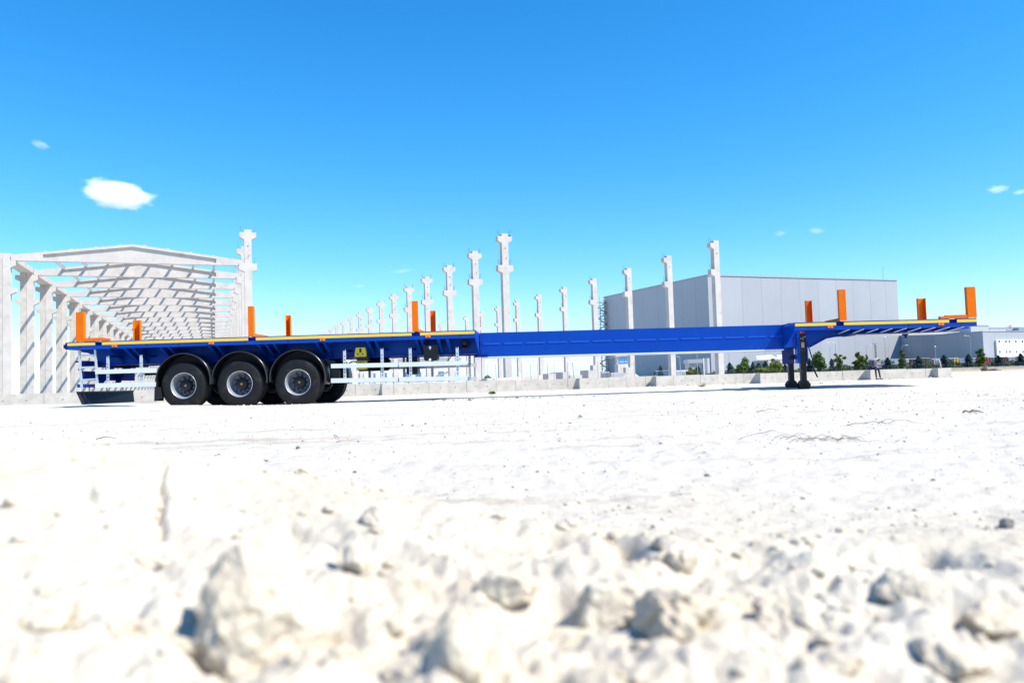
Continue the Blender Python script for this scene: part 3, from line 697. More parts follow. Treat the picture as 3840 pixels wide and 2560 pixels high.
# ---- mudguards
def mudguard(c, cz, a0, a1, tail=0.0, r=.655):
    for s in (0, 1):
        sg = 1 if s == 0 else -1; y0 = .03 if s == 0 else W - .03
        sec = [(r - .03, .0), (r - .012, -.004), (r + .004, .01), (r + .012, .035), (r + .004, .06), (r + .014, .10), (r + .014, .36), (r, .42), (r - .03, .43), (r - .03, .42), (r, .36), (r, .10), (r - .01, .06), (r - .02, .02)]
        sec = [(q, y * sg) for q, y in sec]
        mb = MB().lathe(sec, (c, y0, cz), 40, 0, True, a0, a1, True)
        for an in (a0, a1): mb.add([(c + q * math.cos(an), y0 + y, cz + q * math.sin(an)) for q, y in sec], [tuple(range(len(sec)))])
        o = tp('mudguard', mb, M['guard'])
        if tail > 0:
            ya, yb = (y0, y0 + .43) if s == 0 else (y0 - .43, y0)
            xl = c + (r) * math.cos(a1); zt = cz + r * math.sin(a1)
            tp('mud_flap', MB().hexa([(xl - .03, ya, zt - tail), (xl - .015, ya, zt - tail), (xl - .015, yb, zt - tail), (xl - .03, yb, zt - tail), (xl - .02, ya, zt), (xl + .0, ya, zt), (xl + .0, yb, zt), (xl - .02, yb, zt)]), M['flap'], o)
            tp('mud_flap_side', MB().prism([(xl - .02, zt), (xl + .12, zt + .0), (xl + .16, zt - tail * .8), (xl - .02, zt - tail)], 'y', (y0 + .01) if s == 0 else y0 - .02, (y0 + .02) if s == 0 else y0 - .01), M['black'], o)
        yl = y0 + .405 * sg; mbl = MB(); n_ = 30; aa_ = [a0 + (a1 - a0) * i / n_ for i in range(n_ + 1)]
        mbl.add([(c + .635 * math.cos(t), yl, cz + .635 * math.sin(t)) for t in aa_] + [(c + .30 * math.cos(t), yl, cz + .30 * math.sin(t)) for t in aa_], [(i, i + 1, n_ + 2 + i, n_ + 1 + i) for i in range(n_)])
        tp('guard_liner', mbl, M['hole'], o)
        for an in (R(35), R(140)):
            px_, pz_ = c + r * math.cos(an), cz + r * math.sin(an)
            tp('guard_bracket', MB().tube([(px_, y0 + .05 * sg, pz_ + .02), (px_ , y0 + .72 * sg, pz_ + .06)], .016, 8), M['dkblue'], o)
for i, (c, z) in enumerate(AX):
    mudguard(c, axz + .10, R(-8) if i < 2 else R(-14), R(186 if i else 190), .32 if i == 0 else 0)
tp('spray_skirt', MB().prism([(AX[2][0] + .58, 1.0), (AX[2][0] + .80, .96), (AX[2][0] + .92, .72), (AX[2][0] + .90, .50), (AX[2][0] + .66, .46), (AX[2][0] + .69, .75)], 'y', .30, .34), M['black'])
# ---- side guards
def guard(rails, posts, v, name='side_guard_rail'):
    for (pa, ya0, ya1, pb, yb0, yb1) in rails:
        a, za1 = TU(pa, ya0); _, za0 = TU(pa, ya1); b, zb1 = TU(pb, yb0); _, zb0_ = TU(pb, yb1)
        y0, y1 = (v, v + .03) if v < 1 else (v - .03, v)
        tp(name, MB().hexa([(a, y0, za0), (b, y0, zb0_), (b, y1, zb0_), (a, y1, za0), (a, y0, za1), (b, y0, zb1), (b, y1, zb1), (a, y1, za1)]), M['alu'])
    for (pp, yt, yb) in posts:
        u, zt = TU(pp, yt); _, zl = TU(pp, yb)
        y0, y1 = (v + .033, v + .055) if v < 1 else (v - .055, v - .033)
        mb = MB().box(u - .032, u + .032, y0, y1, zl, zt); o = tp('side_guard_post', mb, M['galv'])
        z = zl + .05; m2 = MB(); ys = y0 - .002 if v < 1 else y0 - .002
        while z < zt - .15: m2.box(u - .009, u + .009, ys, ys + .0015, z, z + .026); z += .075
        tp('post_slots', m2, M['hole'], o)
        tp('post_bracket', MB().box(u - .04, u + .02, min(y0, y1), .74 if v < 1 else W - .74, zt - .03, zt + .01) if v < 1 else MB().box(u - .04, u + .02, W - .74, max(y0, y1), zt - .03, zt + .01), M['dkblue'], o)
RG = [(355, 1386.5, 1402, 582, 1380, 1395.5), (355, 1437, 1454, 582, 1432, 1448), (1240, 1364, 1380, 1491, 1359, 1375), (1495, 1358.5, 1375.5, 1752, 1352, 1367.5), (1240, 1418.5, 1435.5, 1491, 1414, 1431), (1496, 1413.5, 1430.5, 1752, 1409, 1425.5)]
PG = [(399, 1333, 1436), (524, 1330, 1432), (1289, 1310, 1420), (1430, 1305, 1416), (1536, 1303, 1414), (1713, 1300, 1410)]
guard(RG, PG, .02)
guard(RG[2:], [(1289 + 4, 1310, 1424), (1440, 1305, 1420), (1560, 1303, 1418), (1720, 1300, 1414)], W - .02)
# ---- rear end: ladder, lamp board, underrun bar, flap
lad = empty('ladder', (0, 0, 0), 0, trailer)
a, za = TU(297, 1313, .06); b, zb2 = TU(306, 1455, .06); c, zc = TU(357, 1313, .06); d, zd = TU(365, 1437, .06)
MB().hexa([(b - .02, .04, zb2), (b + .02, .04, zb2), (b + .02, .08, zb2), (b - .02, .08, zb2), (a - .02, .04, za), (a + .02, .04, za), (a + .02, .08, za), (a - .02, .08, za)]).build('ladder_rail', M['galv'], lad)
MB().hexa([(d - .02, .04, zd), (d + .02, .04, zd), (d + .02, .08, zd), (d - .02, .08, zd), (c - .02, .04, za), (c + .02, .04, za), (c + .02, .08, za), (c - .02, .08, za)]).build('ladder_rail', M['galv'], lad)
for (yl, yr) in [(1333, 1331), (1377.5, 1375.5), (1424, 1421)]:
    p, q = TU(302, yl, .06), TU(361, yr, .06)
    MB().hexa([(p[0], .045, p[1] - .018), (q[0], .045, q[1] - .018), (q[0], .075, q[1] - .018), (p[0], .075, p[1] - .018), (p[0], .045, p[1] + .018), (q[0], .045, q[1] + .018), (q[0], .075, q[1] + .018), (p[0], .075, p[1] + .018)]).build('rung', M['galv'], lad)
ur = ux(286); 
tp('underrun_bar', MB().box(ur - .02, ur + .10, .06, W - .06, TU(290, 1453)[1], TU(290, 1440)[1]), M['blue'])
for v in (.9, W - .9): tp('underrun_arm', MB().prism([(ur + .0, .60), (ur + .10, .60), (ur + .45, 1.06), (ur + .25, 1.06)], 'y', v - .04, v + .04), M['dkblue'])
tp('lamp_board', MB().box(ur + .06, ur + .09, .10, W - .10, .68, .90), M['dkblue'])
tp('rear_cross_beam', MB().box(ur + .05, ur + .13, .12, W - .12, 1.0, 1.14), M['dkblue'])
for v in (.25, W - .45):
    o = tp('tail_lamp', MB().box(ur + .02, ur + .058, v, v + .3, .73, .85), M['sticker'])
mb = MB().tube([(ur - .07, .1, 1.12), (ur + .02, .1, 1.12), (ur + .03, .1, .98), (ur + .0, .1, .92)], .022, 8); tp('lamp_bracket', mb, M['black'])
uf0, zf0 = TU(287, 1466, .02); uf1, zf1 = TU(305, 1517, .02)
zf1 = max(zf1, .10); zf0 -= .045
mb = MB(); mb.hexa([(uf1, .04, zf1), (uf1 + .012, .04, zf1), (uf0 + .052, W - .04, zf1), (uf0 + .04, W - .04, zf1), (uf0, .02, zf0), (uf0 + .012, .02, zf0), (uf0 + .012, W - .02, zf0), (uf0, W - .02, zf0)])
fl = tp('rear_spray_flap', mb, M['flap']); tp('flap_clamp', MB().box(uf0 - .004, uf0 + .03, .02, W - .02, zf0 - .002, zf0 + .035), M['black'], fl)
for v in (.5, 1.25, 2.0): tp('flap_hanger', MB().box(uf0 + .0, uf0 + .02, v, v + .04, zf0 + .036, zf0 + .145), M['galv'], fl)
u0, z0_ = TU(400, 1374, 1.5); u1, _ = TU(556, 1374, 1.5)
mb = MB().tube([(u0, 1.5, z0_), (u1, 1.5, z0_ )], .05, 12); tp('cable_tube', mb, M['black'])
tp('support_beam', MB().box(*(TU(545, 1402, 2.2)[0], TU(600, 1402, 2.2)[0]), 2.15, 2.2, TU(560, 1407, 2.2)[1], TU(560, 1398, 2.2)[1]), M['black'])
# ---- equipment between wheels and beam
def rbox(mb, u0, u1, v0_, v1_, z0, z1, r=.03):
    poly = []
    for (cx_, cz_, a0) in ((u1 - r, z1 - r, 0), (u0 + r, z1 - r, 90), (u0 + r, z0 + r, 180), (u1 - r, z0 + r, 270)):
        for k in range(5): an = R(a0 + 22.5 * k); poly.append((cx_ + r * math.cos(an), cz_ + r * math.sin(an)))
    return mb.prism(poly, 'y', v0_, v1_)
a, zt = TU(1588, 1297, .15); b, zl = TU(1642, 1351, .15)
bxo = tp('document_box', rbox(MB(), a, b, .15, .42, zl, zt, .05), M['black'])
tp('box_lid', rbox(MB(), a - .012, b + .012, .14, .149, zt - .11, zt + .012, .03), M['black'], bxo)
for py in (1302, 1348):
    uu, zz = TU(1613, py, .14); mb = MB(); mb.cylY((uu, 0, zz), .028, .115, .139, 10); mb.box(uu - .012, uu + .012, .12, .138, zz - .05, zz); tp('latch', mb, M['white'], bxo)
a, zt = TU(1340, 1345, 1.2); b, zl = TU(1464, 1389, 1.2); rr_ = (zt - zl) / 2
mb = MB(); mb.tube([(a, 1.2, zl + rr_), (a + .05, 1.2, zl + rr_), (b - .05, 1.2, zl + rr_), (b, 1.2, zl + rr_)], [rr_ * .7, rr_, rr_, rr_ * .7], 24); tp('air_tank', mb, M['black'])
a, zt = TU(1523, 1336, 1.9); b, zl = TU(1566, 1403, 1.9); tp('tool_box', rbox(MB(), a, b, 1.9, 2.3, zl, zt, .05), M['black'])
uu, zz = TU(1745, 1292, .55); mb = MB(); mb.lathe([(.095, .18), (.095, .05), (.085, .03), (.07, .03), (.065, .06), (.0005, .065)], (uu, .5, zz), 24); tp('socket_housing', mb, M['black'])
mb = MB().tube([(uu - .12, .7, zz + .0), (uu - .35, .72, zz - .25), (uu - .5, .7, zz - .42)], .012, 6); tp('air_hose', mb, M['black'])
mb = MB().tube([(TU(1308, 1362, .7)[0], .7, TU(1308, 1362, .7)[1]), (TU(1322, 1353, .6)[0], .6, TU(1322, 1355, .6)[1]), (TU(1336, 1357, .5)[0], .5, TU(1336, 1357, .5)[1])], .014, 6); tp('air_hose', mb, M['black'])
# wheel chock and its holder
a, zt = TU(1337, 1325, .30); b, zl = TU(1380, 1352, .30)
tp('chock_holder', rbox(MB(), a, b, .30, .55, zl, zt, .02), M['black'])
ca_, ct = TU(1331, 1304, .24); cb_, cm = TU(1374, 1337, .24); cb2, cl = TU(1372, 1385, .24)
mb = MB(); mb.prism([(ca_ + .03, ct), (cb_ - .02, ct), (cb_, cm + .06), (cb_ - .01, cm), (ca_, cm), (ca_ - .0, cm + .07)], 'y', .20, .298)
mb.prism([(ca_ + .05, cl), (cb_ - .012, cl), (cb_ - .012, TU(1350, 1353, .24)[1]), (ca_ + .05, TU(1350, 1353, .24)[1])], 'y', .20, .40)
mb.box(ca_ + .052, cb_ - .014, .31, .40, cl, cm)
ch = MB().box(0, 0.001, 0, .001, 0, .001)
chock = empty('wheel_chock', T0, -PHI); tag(chock, 'yellow plastic wheel chock held in a black bracket under the trailer deck', 'wheel chock')
mb.build('chock_body', M['chock'], chock)
mb = MB()
for k in (0.28, .72): x = ca_ + (cb_ - ca_) * k; mb.box(x - .012, x + .012, .196, .1995, cm + .045, cm + .085)
mb.box(ca_ + .11, ca_ + .16, .196, .1995, cm + .10, ct - .02)
mb.build('grip_slot', M['hole'], chock); mb = MB()
for k in range(4): mb.box(ca_ + .075 + k * .04, ca_ + .10 + k * .04, .196, .1995, TU(1350, 1353, .24)[1] - .04, TU(1350, 1353, .24)[1] - .02)
mb.build('rib_slots', M['hole'], chock)['kind'] = 'stuff'
# ---- landing gear
def leg(v, px_c, near):
    u = TU(px_c, 1400, v)[0]; zg = -0.035
    g = empty('landing_leg', (u, v, 0), 0, trailer)
    MB().box(-.072, .072, -.07, .07, .62, zf(uC) - RH - .02).build('leg_housing', M['legblack'], g)
    MB().box(-.062, .062, -.06, .06, zg + .10, .70).build('inner_leg', M['legblack'], g)
    f = MB()
    oc = [(-.075, .30 + zg - .05), (.075, .30 + zg - .05), (.135, .16 + zg), (.10, .05 + zg), (-.10, .05 + zg), (-.135, .16 + zg)]
    for y in (-.095, .075): f.prism([(x, z - .03) for x, z in oc], 'y', y, y + .02)
    f.prism([(x * .8, z - .02) for x, z in oc], 'y', -.075, .075)
    f.lathe([(.03, -.11), (.03, .11)], (0, 0, zg + .12), 12)
    fo = f.build('foot', M['legblack'], g)
    MB().box(-.17, .17, -.15, .15, zg - .02, zg + .022).build('sand_plate', M['legblack'], fo)
    return g, u
gN, uN = leg(.8, 3012, True); gF, uF2 = leg(1.7, 2966, False)
s = MB().box(uN - .05, uN + .05, .8 - .0735, .8 - .0706, TU(3012, 1250, .73)[1], TU(3012, 1243, .73)[1]); tp('red_label', s, M['sticker'])
z1 = TU(3012, 1303, .73)[1]; tp('maker_plate', MB().box(uN - .035, uN + .035, .7268, .7294, z1, z1 + .11), M['stickerw']); tp('red_label', MB().box(uN - .035, uN + .035, .7268, .7294, z1 + .112, z1 + .135), M['sticker'])
mb = MB()
for (x, y) in ((3003, 1269), (3011, 1265), (3018, 1262), (3010, 1272)): uu, zz = TU(x, y, .73); mb.cylY((uu, 0, zz), .011, .715, .7298, 8)
tp('bolt', mb, M['galv'])
# blue mounting brackets
zt_, zl_ = TU(2990, 1300, .72)[1], TU(2990, 1362, .72)[1]
tp('leg_bracket', MB().box(uN - .14, uN - .076, .70, .90, zl_, zf(uC) - RH - .01), M['blue'])
tp('leg_bracket', MB().box(uN + .076, uN + .10, .70, .90, zl_ + .02, zt_ + .05), M['blue'])
mb = MB()
for k in range(9): mb.box(uN - .118, uN - .10, .697, .6996, zl_ + .12 + k * .075, zl_ + .145 + k * .075)
tp('bracket_slots', mb, M['dkblue'])
ub = TU(2950, 1330, 1.5)[0]; uc_ = uN - .145
tp('leg_cross_plate', MB().box(ub, uc_, .95, .97, zl_, zt_), M['dkblue'])
tp('leg_cross_plate', MB().box(ub, ub + .015, .975, 1.9, zl_, zt_), M['dkblue'])
mb = MB(); x, z = TU(2967, 1338, .94); mb.prism([(x - .06, z - .06), (x + .11, z - .06), (x + .11, z + .06), (x + .02, z + .05), (x - .04, z + .02)], 'y', .938, .948); tp('plate_opening', mb, M['hole'])
tp('leg_shaft', MB().tube([(uN, .88, 1.0), (uN - .0, 1.62, 1.0)], .03, 10), M['legblack'])
cr = [TU(3020, 1270, .66), TU(3036, 1312, .64), TU(3050, 1355, .62), TU(3047, 1368, .61), TU(3049, 1380, .60), TU(3066, 1414, .58)]
mb = MB(); mb.tube([(p[0], .66 - .016 * i, p[1]) for i, p in enumerate(cr)], [.013, .013, .014, .014, .018, .019], 8); tp('crank_handle', mb, M['legblack'])
#PART3
# loose soil pressed up against the tyres
rs = np.random.RandomState(21); pts = []; sz = []
for (c, z) in AX:
    for k in range(150):
        t = rs.randn() * .42; f = -.12 - abs(rs.randn()) * .25; pw_ = T0 + uh * (c + t) + vh * f; pts.append((pw_.x, pw_.y)); sz.append(.010 * math.exp(rs.randn() * .55))
    for k in range(60):
        t = rs.uniform(.3, .9); f = rs.uniform(.0, 2.3); pw_ = T0 + uh * (c + t) + vh * f; pts.append((pw_.x, pw_.y)); sz.append(.012 * math.exp(rs.randn() * .5))
scatter('soil_crumbs', np.array(pts), np.array(sz), M['stone'], 'loose chalk crumbs pressed up around the tyres', 22)
# ------------------------------------------------------------------ precast columns
AL = R(20.5); Px = Vector((math.cos(AL), math.sin(AL), 0)); Qx = Vector((-math.sin(AL), math.cos(AL), 0))
ZB = -0.35
def column_poly(h, w, corbels):        # outline in the x-z plane; corbels: (top z, projection, face height, taper, left?, right?)
    def side(sg, flag):
        out = [(sg * w / 2, ZB)]
        for (zt, p, fh, tp_, le, ri) in sorted(corbels):
            if (le if sg < 0 else ri):
                out += [(sg * w / 2, zt - fh - tp_), (sg * (w / 2 + p), zt - fh), (sg * (w / 2 + p), zt), (sg * w / 2, zt)]
        out.append((sg * w / 2, h)); return out
    r_ = side(1, 0); l_ = side(-1, 0)
    return r_ + l_[::-1]
def column_mesh(name, h, w, d, corbels, m='concrete'): return MB().prism(column_poly(h, w, corbels), 'y', -d / 2, d / 2).mesh(name, M[m])
CT = 11.35
cor2 = [(11.15, .31, .32, .18, 1, 1), (9.0, .345, .42, .15, 1, 1)]
cor1 = [(11.15, .31, .32, .18, 1, 0), (9.0, .345, .42, .15, 1, 0)]
me_A = column_mesh('column', CT, .5, .5, cor2); me_B = column_mesh('column', CT, .5, .5, cor1)
def pin_mesh(lean):
    return MB().tube([(0, 0, 0), (lean, 0, .48)], .011, 6).mesh('rebar', M['rebar'])
pinL, pinR = pin_mesh(-.06), pin_mesh(.06)
hole_me = MB().cylY((0, 0, 0), .045, -.2535, -.2505, 10).mesh('lifting_hole', M['hole'])
loop_me = MB().tube([(0, -.256, 0), (.03, -.262, .10), (.08, -.262, .16), (.10, -.262, .08), (.0, -.258, -.10)], .008, 5).mesh('lifting_loop', M['rebar'])
def pins(o, left, right, nmax=2):
    for z in (11.15, 9.0):
        for k in range(nmax):
            if left: link('rebar', pinL, o, (-.25 - .16, -.12 + .24 * k, z - .01))
            if right: link('rebar', pinR, o, (.25 + .16, -.12 + .24 * k, z - .01))
A0 = Vector((-.55, 59, 0)); B0 = Vector((16.72, 64.8, 0))
for k in range(16):
    p = A0 + Qx * 7.95 * k + Vector(((.16, .40, .45, .36, .36)[min(k, 4)], 0, 0))
    o = link('column', me_A, None, p, AL); tag(o, f'free-standing concrete column with corbels both sides, {ORD[k]} of its row from the low wall', 'column', 'columns with corbels on both sides')
    if k < 9:
        pins(o, 1, 1, 2 if k < 5 else 1); link('lifting_hole', hole_me, o, (0, 0, 10.25)); link('lifting_loop', loop_me, o, (0, 0, 9.45))
    if k == 0: MB().box(.26, .50, -.2, .2, 11.155, 11.22).build('bearing_pad', M['hole'], o)
for k in range(13):
    p = B0 + Qx * 7.8 * k + Vector(((.02, .36, .52, .55)[min(k, 3)], 0, 0))
    o = link('column', me_B, None, p, AL); tag(o, f'free-standing concrete edge column with corbels on one side, {ORD[k]} of its row from the low wall', 'column', 'columns with corbels on one side')
    if k < 8: pins(o, 1, 0, 2 if k < 4 else 1); link('lifting_hole', hole_me, o, (0.02, 0, 10.3))

# ------------------------------------------------------------------ open hall frame
HO = Vector((-31.3, 49.7, 0)); BAY = 6.8; NB = 23; HW = 14.2
hall = empty('hall_frame', HO, AL); tag(hall, 'open precast concrete hall frame with gabled girders and purlins casting striped shadows', 'building')
cD = [(8.85, .28, .30, .14, 0, 1), (7.15, .32, .26, .16, 0, 1)]
cDl = [(8.85, .31, .30, .14, 1, 0), (7.15, .31, .26, .16, 1, 0)]
me_D = column_mesh('column', 9.0, .40, .45, cD); me_Dl = column_mesh('column', 9.0, .40, .45, cDl, 'concrete2')
me_C = column_mesh('column', CT, .48, .5, cor2)
# girder: tapered I section with solid ends
xa, xb = .13, HW - .30; xm = (xa + xb) / 2; zb_ = 8.86; he, hm = .36, 1.24
def gt(x): return zb_ + he + (hm - he) * (1 - abs(x - xm) / (xm - xa))
def girder_mesh():
    mb = MB(); xs = 1.75
    def slab(x0, x1, y0, y1, zl, zu):
        mb.hexa([(x0, y0, zl(x0)), (x1, y0, zl(x1)), (x1, y1, zl(x1)), (x0, y1, zl(x0)), (x0, y0, zu(x0)), (x1, y0, zu(x1)), (x1, y1, zu(x1)), (x0, y1, zu(x0))])
    slab(xa, xa + xs, -.2, .2, lambda x: zb_, gt); slab(xb - xs, xb, -.2, .2, lambda x: zb_, gt)
    for (p, q) in ((xa + xs + .001, xm), (xm, xb - xs - .001)):
        slab(p, q, -.2, .2, lambda x: gt(x) - .16, gt); slab(p, q, -.2, .2, lambda x: zb_, lambda x: zb_ + .15); slab(p, q, -.07, .07, lambda x: zb_ + .15, lambda x: gt(x) - .16)
    return mb.mesh('girder', M['concrete'])
gme = girder_mesh()
purx = [xa + 1.9 + i * (xb - xa - 3.8) / 7 for i in range(8)]
pur_mesh = MB().box(-.05, .05, .21, BAY - .21, -.13, 0).box(-.08, .08, .211, BAY - .211, .001, .035).mesh('purlin', M['concrete'])
eave_me = MB().box(-.205, .205, .0, BAY - .012, 9.003, 9.34).mesh('eave_beam', M['concrete'])
eave_r = MB().box(-.62, -.25, .26, BAY - .26, 8.62, 8.98).mesh('eave_beam', M['concrete'])
bump_me = MB().box(-.08, .08, -.2, .2, .002, .06).mesh('purlin_seat', M['concrete'])
for k in range(NB):
    y = BAY * k
    link('column', me_D, hall, (-.10, y, 0)); link('column', me_Dl, hall, (-.512, y, 0))
    c = link('column', me_C, hall, (HW, y, 0))
    if k < 6: pins(c, 1, 1, 1); link('lifting_hole', hole_me, c, (0, 0, 10.2))
    if k == 0: link('lifting_loop', loop_me, c, (0, 0, 9.45))
    link('girder', gme, hall, (0, y, 0))
    for x in purx:
        if k == 0: link('purlin_seat', bump_me, hall, (x, y, gt(x)))
        if k < NB - 1: link('purlin', pur_mesh, hall, (x, y, gt(x) - .02))
    if k < NB - 1:
        link('eave_beam', eave_me, hall, (-.10, y, 0)); link('eave_beam', eave_me, hall, (-.512, y, 0))

# ------------------------------------------------------------------ precast pieces lying behind the wall
def block(px0, px1, yt, Y, depth, label, name='precast_block', rot=20.5, zb0=-.3, m='concrete', shape=None):
    x0, x1 = gx(px0, Y), gx(px1, Y); zt = at((px0 + px1) / 2, yt, Y).z
    o = empty(name, ((x0 + x1) / 2, Y, 0), R(rot)) if False else None
    L = (x1 - x0)
    mb = MB(); ch = .03
    mb.prism([(-L / 2 + ch, zb0), (L / 2 - ch, zb0), (L / 2, zb0 + ch), (L / 2, zt - ch), (L / 2 - ch, zt), (-L / 2 + ch, zt), (-L / 2, zt - ch), (-L / 2, zb0 + ch)], 'y', 0, depth) if shape is None else mb.prism(shape(L, zb0, zt), 'y', 0, depth)
    o = mb.build(name, M[m], None, ((x0 + x1) / 2, Y, 0), R(rot)); return tag(o, label, 'concrete block', 'precast pieces lying behind the low wall')
mb = MB(); pa, pb = at(1856, 1419, 53), at(2058, 1404, 61)
d = (Vector((pb.x, pb.y, 0)) - Vector((pa.x, pa.y, 0))); L = d.length; an = math.atan2(d.y, d.x)
mb.prism([(0, -.3), (L, -.3), (L, pb.z), (0, pa.z)], 'y', 0, .5)
tag(mb.build('precast_beam', M['concrete2'], None, (pa.x, pa.y, 0), an), 'long shaded precast beam rising behind the longest wall length', 'beam')
block(1826, 1856, 1417, 52, 1.2, 'short pale block at the low end of the long shaded beam')
block(2056, 2086, 1400, 56, 1.0, 'pale upright block closing the high end of the long shaded beam')
block(2083, 2108, 1396, 60, 1.2, 'grey block tucked between the pale upright block and the flat topped one')
block(2110, 2136, 1394, 57, 1.3, 'flat topped block with a shaded side near the pierced slab')
block(2137, 2186, 1406, 56, .3, 'low pierced slab lying beside the flat topped block')
def trap(L, zb0, zt): return [(-L / 2, zb0), (L / 2 - .1, zb0), (L / 2, zt - .2), (L / 2 - .25, zt), (-L / 2, zt)]
block(2205, 2256, 1387, 58, 1.4, 'big hollow block with a dark side under a smaller slab', shape=trap)
block(2224, 2256, 1368, 58.6, .5, 'smaller slab standing on top of the big hollow block', zb0=at(2240, 1386.4, 58.6).z)
block(2257, 2287, 1393, 60, .8, 'plain pale block beside the big hollow block')
block(2292, 2332, 1396, 55, 1.6, 'slab with a slanted shaded end in front of the column foot', shape=trap)
block(2328, 2412, 1399, 53, 1.8, 'long tilted slab lying with a shaded underside', shape=lambda L, a, b: [(-L / 2, a), (L / 2, a), (L / 2, b - .35), (L / 2 - .5, b), (-L / 2 + .5, b + .05), (-L / 2, b - .25)])
block(2318, 2348, 1366, 62, .6, 'upright white slab behind the tilted slabs')
block(2346, 2384, 1376, 58, .4, 'leaning square slab behind the long tilted slab')
for i, (px, yt) in enumerate([(1827, 1362), (1862, 1365), (1957, 1357), (1992, 1360), (2019, 1360), (2054, 1360), (2078, 1360), (2130, 1360), (2244, 1355), (2276, 1358), (2301, 1340), (2380, 1356)]):
    Y = 52; x = gx(px, Y); z = at(px, yt, Y).z
    o = MB().tube([(0, 0, -.4), (random.Random(i).uniform(-.04, .04), 0, z)], .012, 6).build('steel_rod', M['rebar'], None, (x, Y, 0)); tag(o, f'thin upright steel rod behind the low wall, {ORD[i]} along it from the small green bush', 'steel rod', 'steel rods behind the low wall')
for i, (pa_, ya, pb_, yb) in enumerate([(2146, 1358, 2157, 1422), (2275, 1328, 2282, 1418), (2412, 1357, 2424, 1395)]):
    Y = 51.5; q, p = at(pa_, ya, Y), at(pb_, yb, Y); p.z = -.35
    o = MB().tube([(0, 0, -.35), (q.x - p.x, 0, q.z)], .018, 6).build('steel_rod', M['rebar'], None, (p.x, Y, 0)); tag(o, ['tilted steel rod beside the pierced slab', 'tall leaning steel rod right of the big hollow block', 'leaning pale rod before the shaded warehouse wall'][i], 'steel rod')
# overhead cable
pa, pb = at(1800, 1352, 140), at(2330, 1338, 140)
tag(MB().tube([pa - Vector((8, 0, -.1)), pa.lerp(pb, .5) - Vector((0, 0, .4)), pb], .03, 5).build('overhead_cable', M['steelgrey']), 'thin overhead cable strung far behind the free-standing columns', 'cable')

# ------------------------------------------------------------------ big warehouse
KW = 2.43
cor = Vector((gx(2668, 103 * KW), 103 * KW, 0)); H = 13.0 * KW + .35
re = Vector((gx(3381, 115.2 * KW), 115.2 * KW, 0)); le = Vector((gx(2275, 127 * KW), 127 * KW, 0))
wh = empty('warehouse', cor, 0); tag(wh, 'huge windowless grey warehouse clad in tall panels behind the columns', 'building')
rr = re - cor; ll = le - cor
body = MB(); q = [Vector((0, 0, 0)), rr, rr + ll, ll]
body.hexa([(*v.xy, -1) for v in q] + [(*v.xy, H - .2) for v in q]); body.build('wall_core', M['joint'], wh)
def clad(a, b, cuts, rows, mats, zt, z0=-1.0, off=.06, parent=wh, base=Vector((0, 0, 0))):
    d = b - a; L = d.length; dn = d.normalized(); nrm = Vector((dn.y, -dn.x, 0)); e = .025
    for i in range(len(cuts) - 1):
        for j in range(len(rows) - 1):
            s0, s1 = cuts[i] * L + e, cuts[i + 1] * L - e; za, zc = z0 + (zt - z0) * rows[j] + (.0 if j == 0 else .05), z0 + (zt - z0) * rows[j + 1]
            p = [a + dn * s0 + nrm * off, a + dn * s1 + nrm * off, a + dn * s1 + nrm * .02, a + dn * s0 + nrm * .02]
            MB().hexa([(*v.xy, za) for v in p] + [(*v.xy, zc) for v in p]).build('wall_panel', mats[(i * 2 + j) % len(mats)], parent)
def fr(pxs, a, b):                  # fractions along a-b at pixel columns
    out = []
    for px in pxs:
        k = gx(px, 1.0); A = a + cor; d = b - a; t = (k * A.y - A.x) / (d.x - k * d.y); out.append(min(1, max(0, t)))
    return out
zero = Vector((0, 0, 0))
clad(zero, rr, [0] + fr([2715, 2796, 2870, 2943, 3013, 3083, 3150, 3213, 3278, 3336], zero, rr) + [1], [0, 1], [M['panel'], M['panel'], M['panel2'], M['panel'], M['panel']], H)
clad(ll, zero, fr([2275, 2325, 2372, 2420, 2478, 2527, 2572, 2622], ll, zero)[0:1] + fr([2325, 2372, 2420, 2478, 2527, 2572, 2622], ll, zero) + [1], [0, 1], [M['panel']], H)
for (a, b) in ((zero, rr), (ll, zero)):
    d = (b - a).normalized(); nrm = Vector((d.y, -d.x, 0)); p = [a + nrm * .25, b + nrm * .25, b - nrm * .4, a - nrm * .4]
    MB().hexa([(*v.xy, H + .003) for v in p] + [(*v.xy, H + .40) for v in p]).build('roof_trim', M['trim'], wh)
p = rr * .93; MB().tube([(p.x, p.y + 1, H), (p.x, p.y + 1, H + 5)], .07, 6).build('lightning_rod', M['steelgrey'], wh)
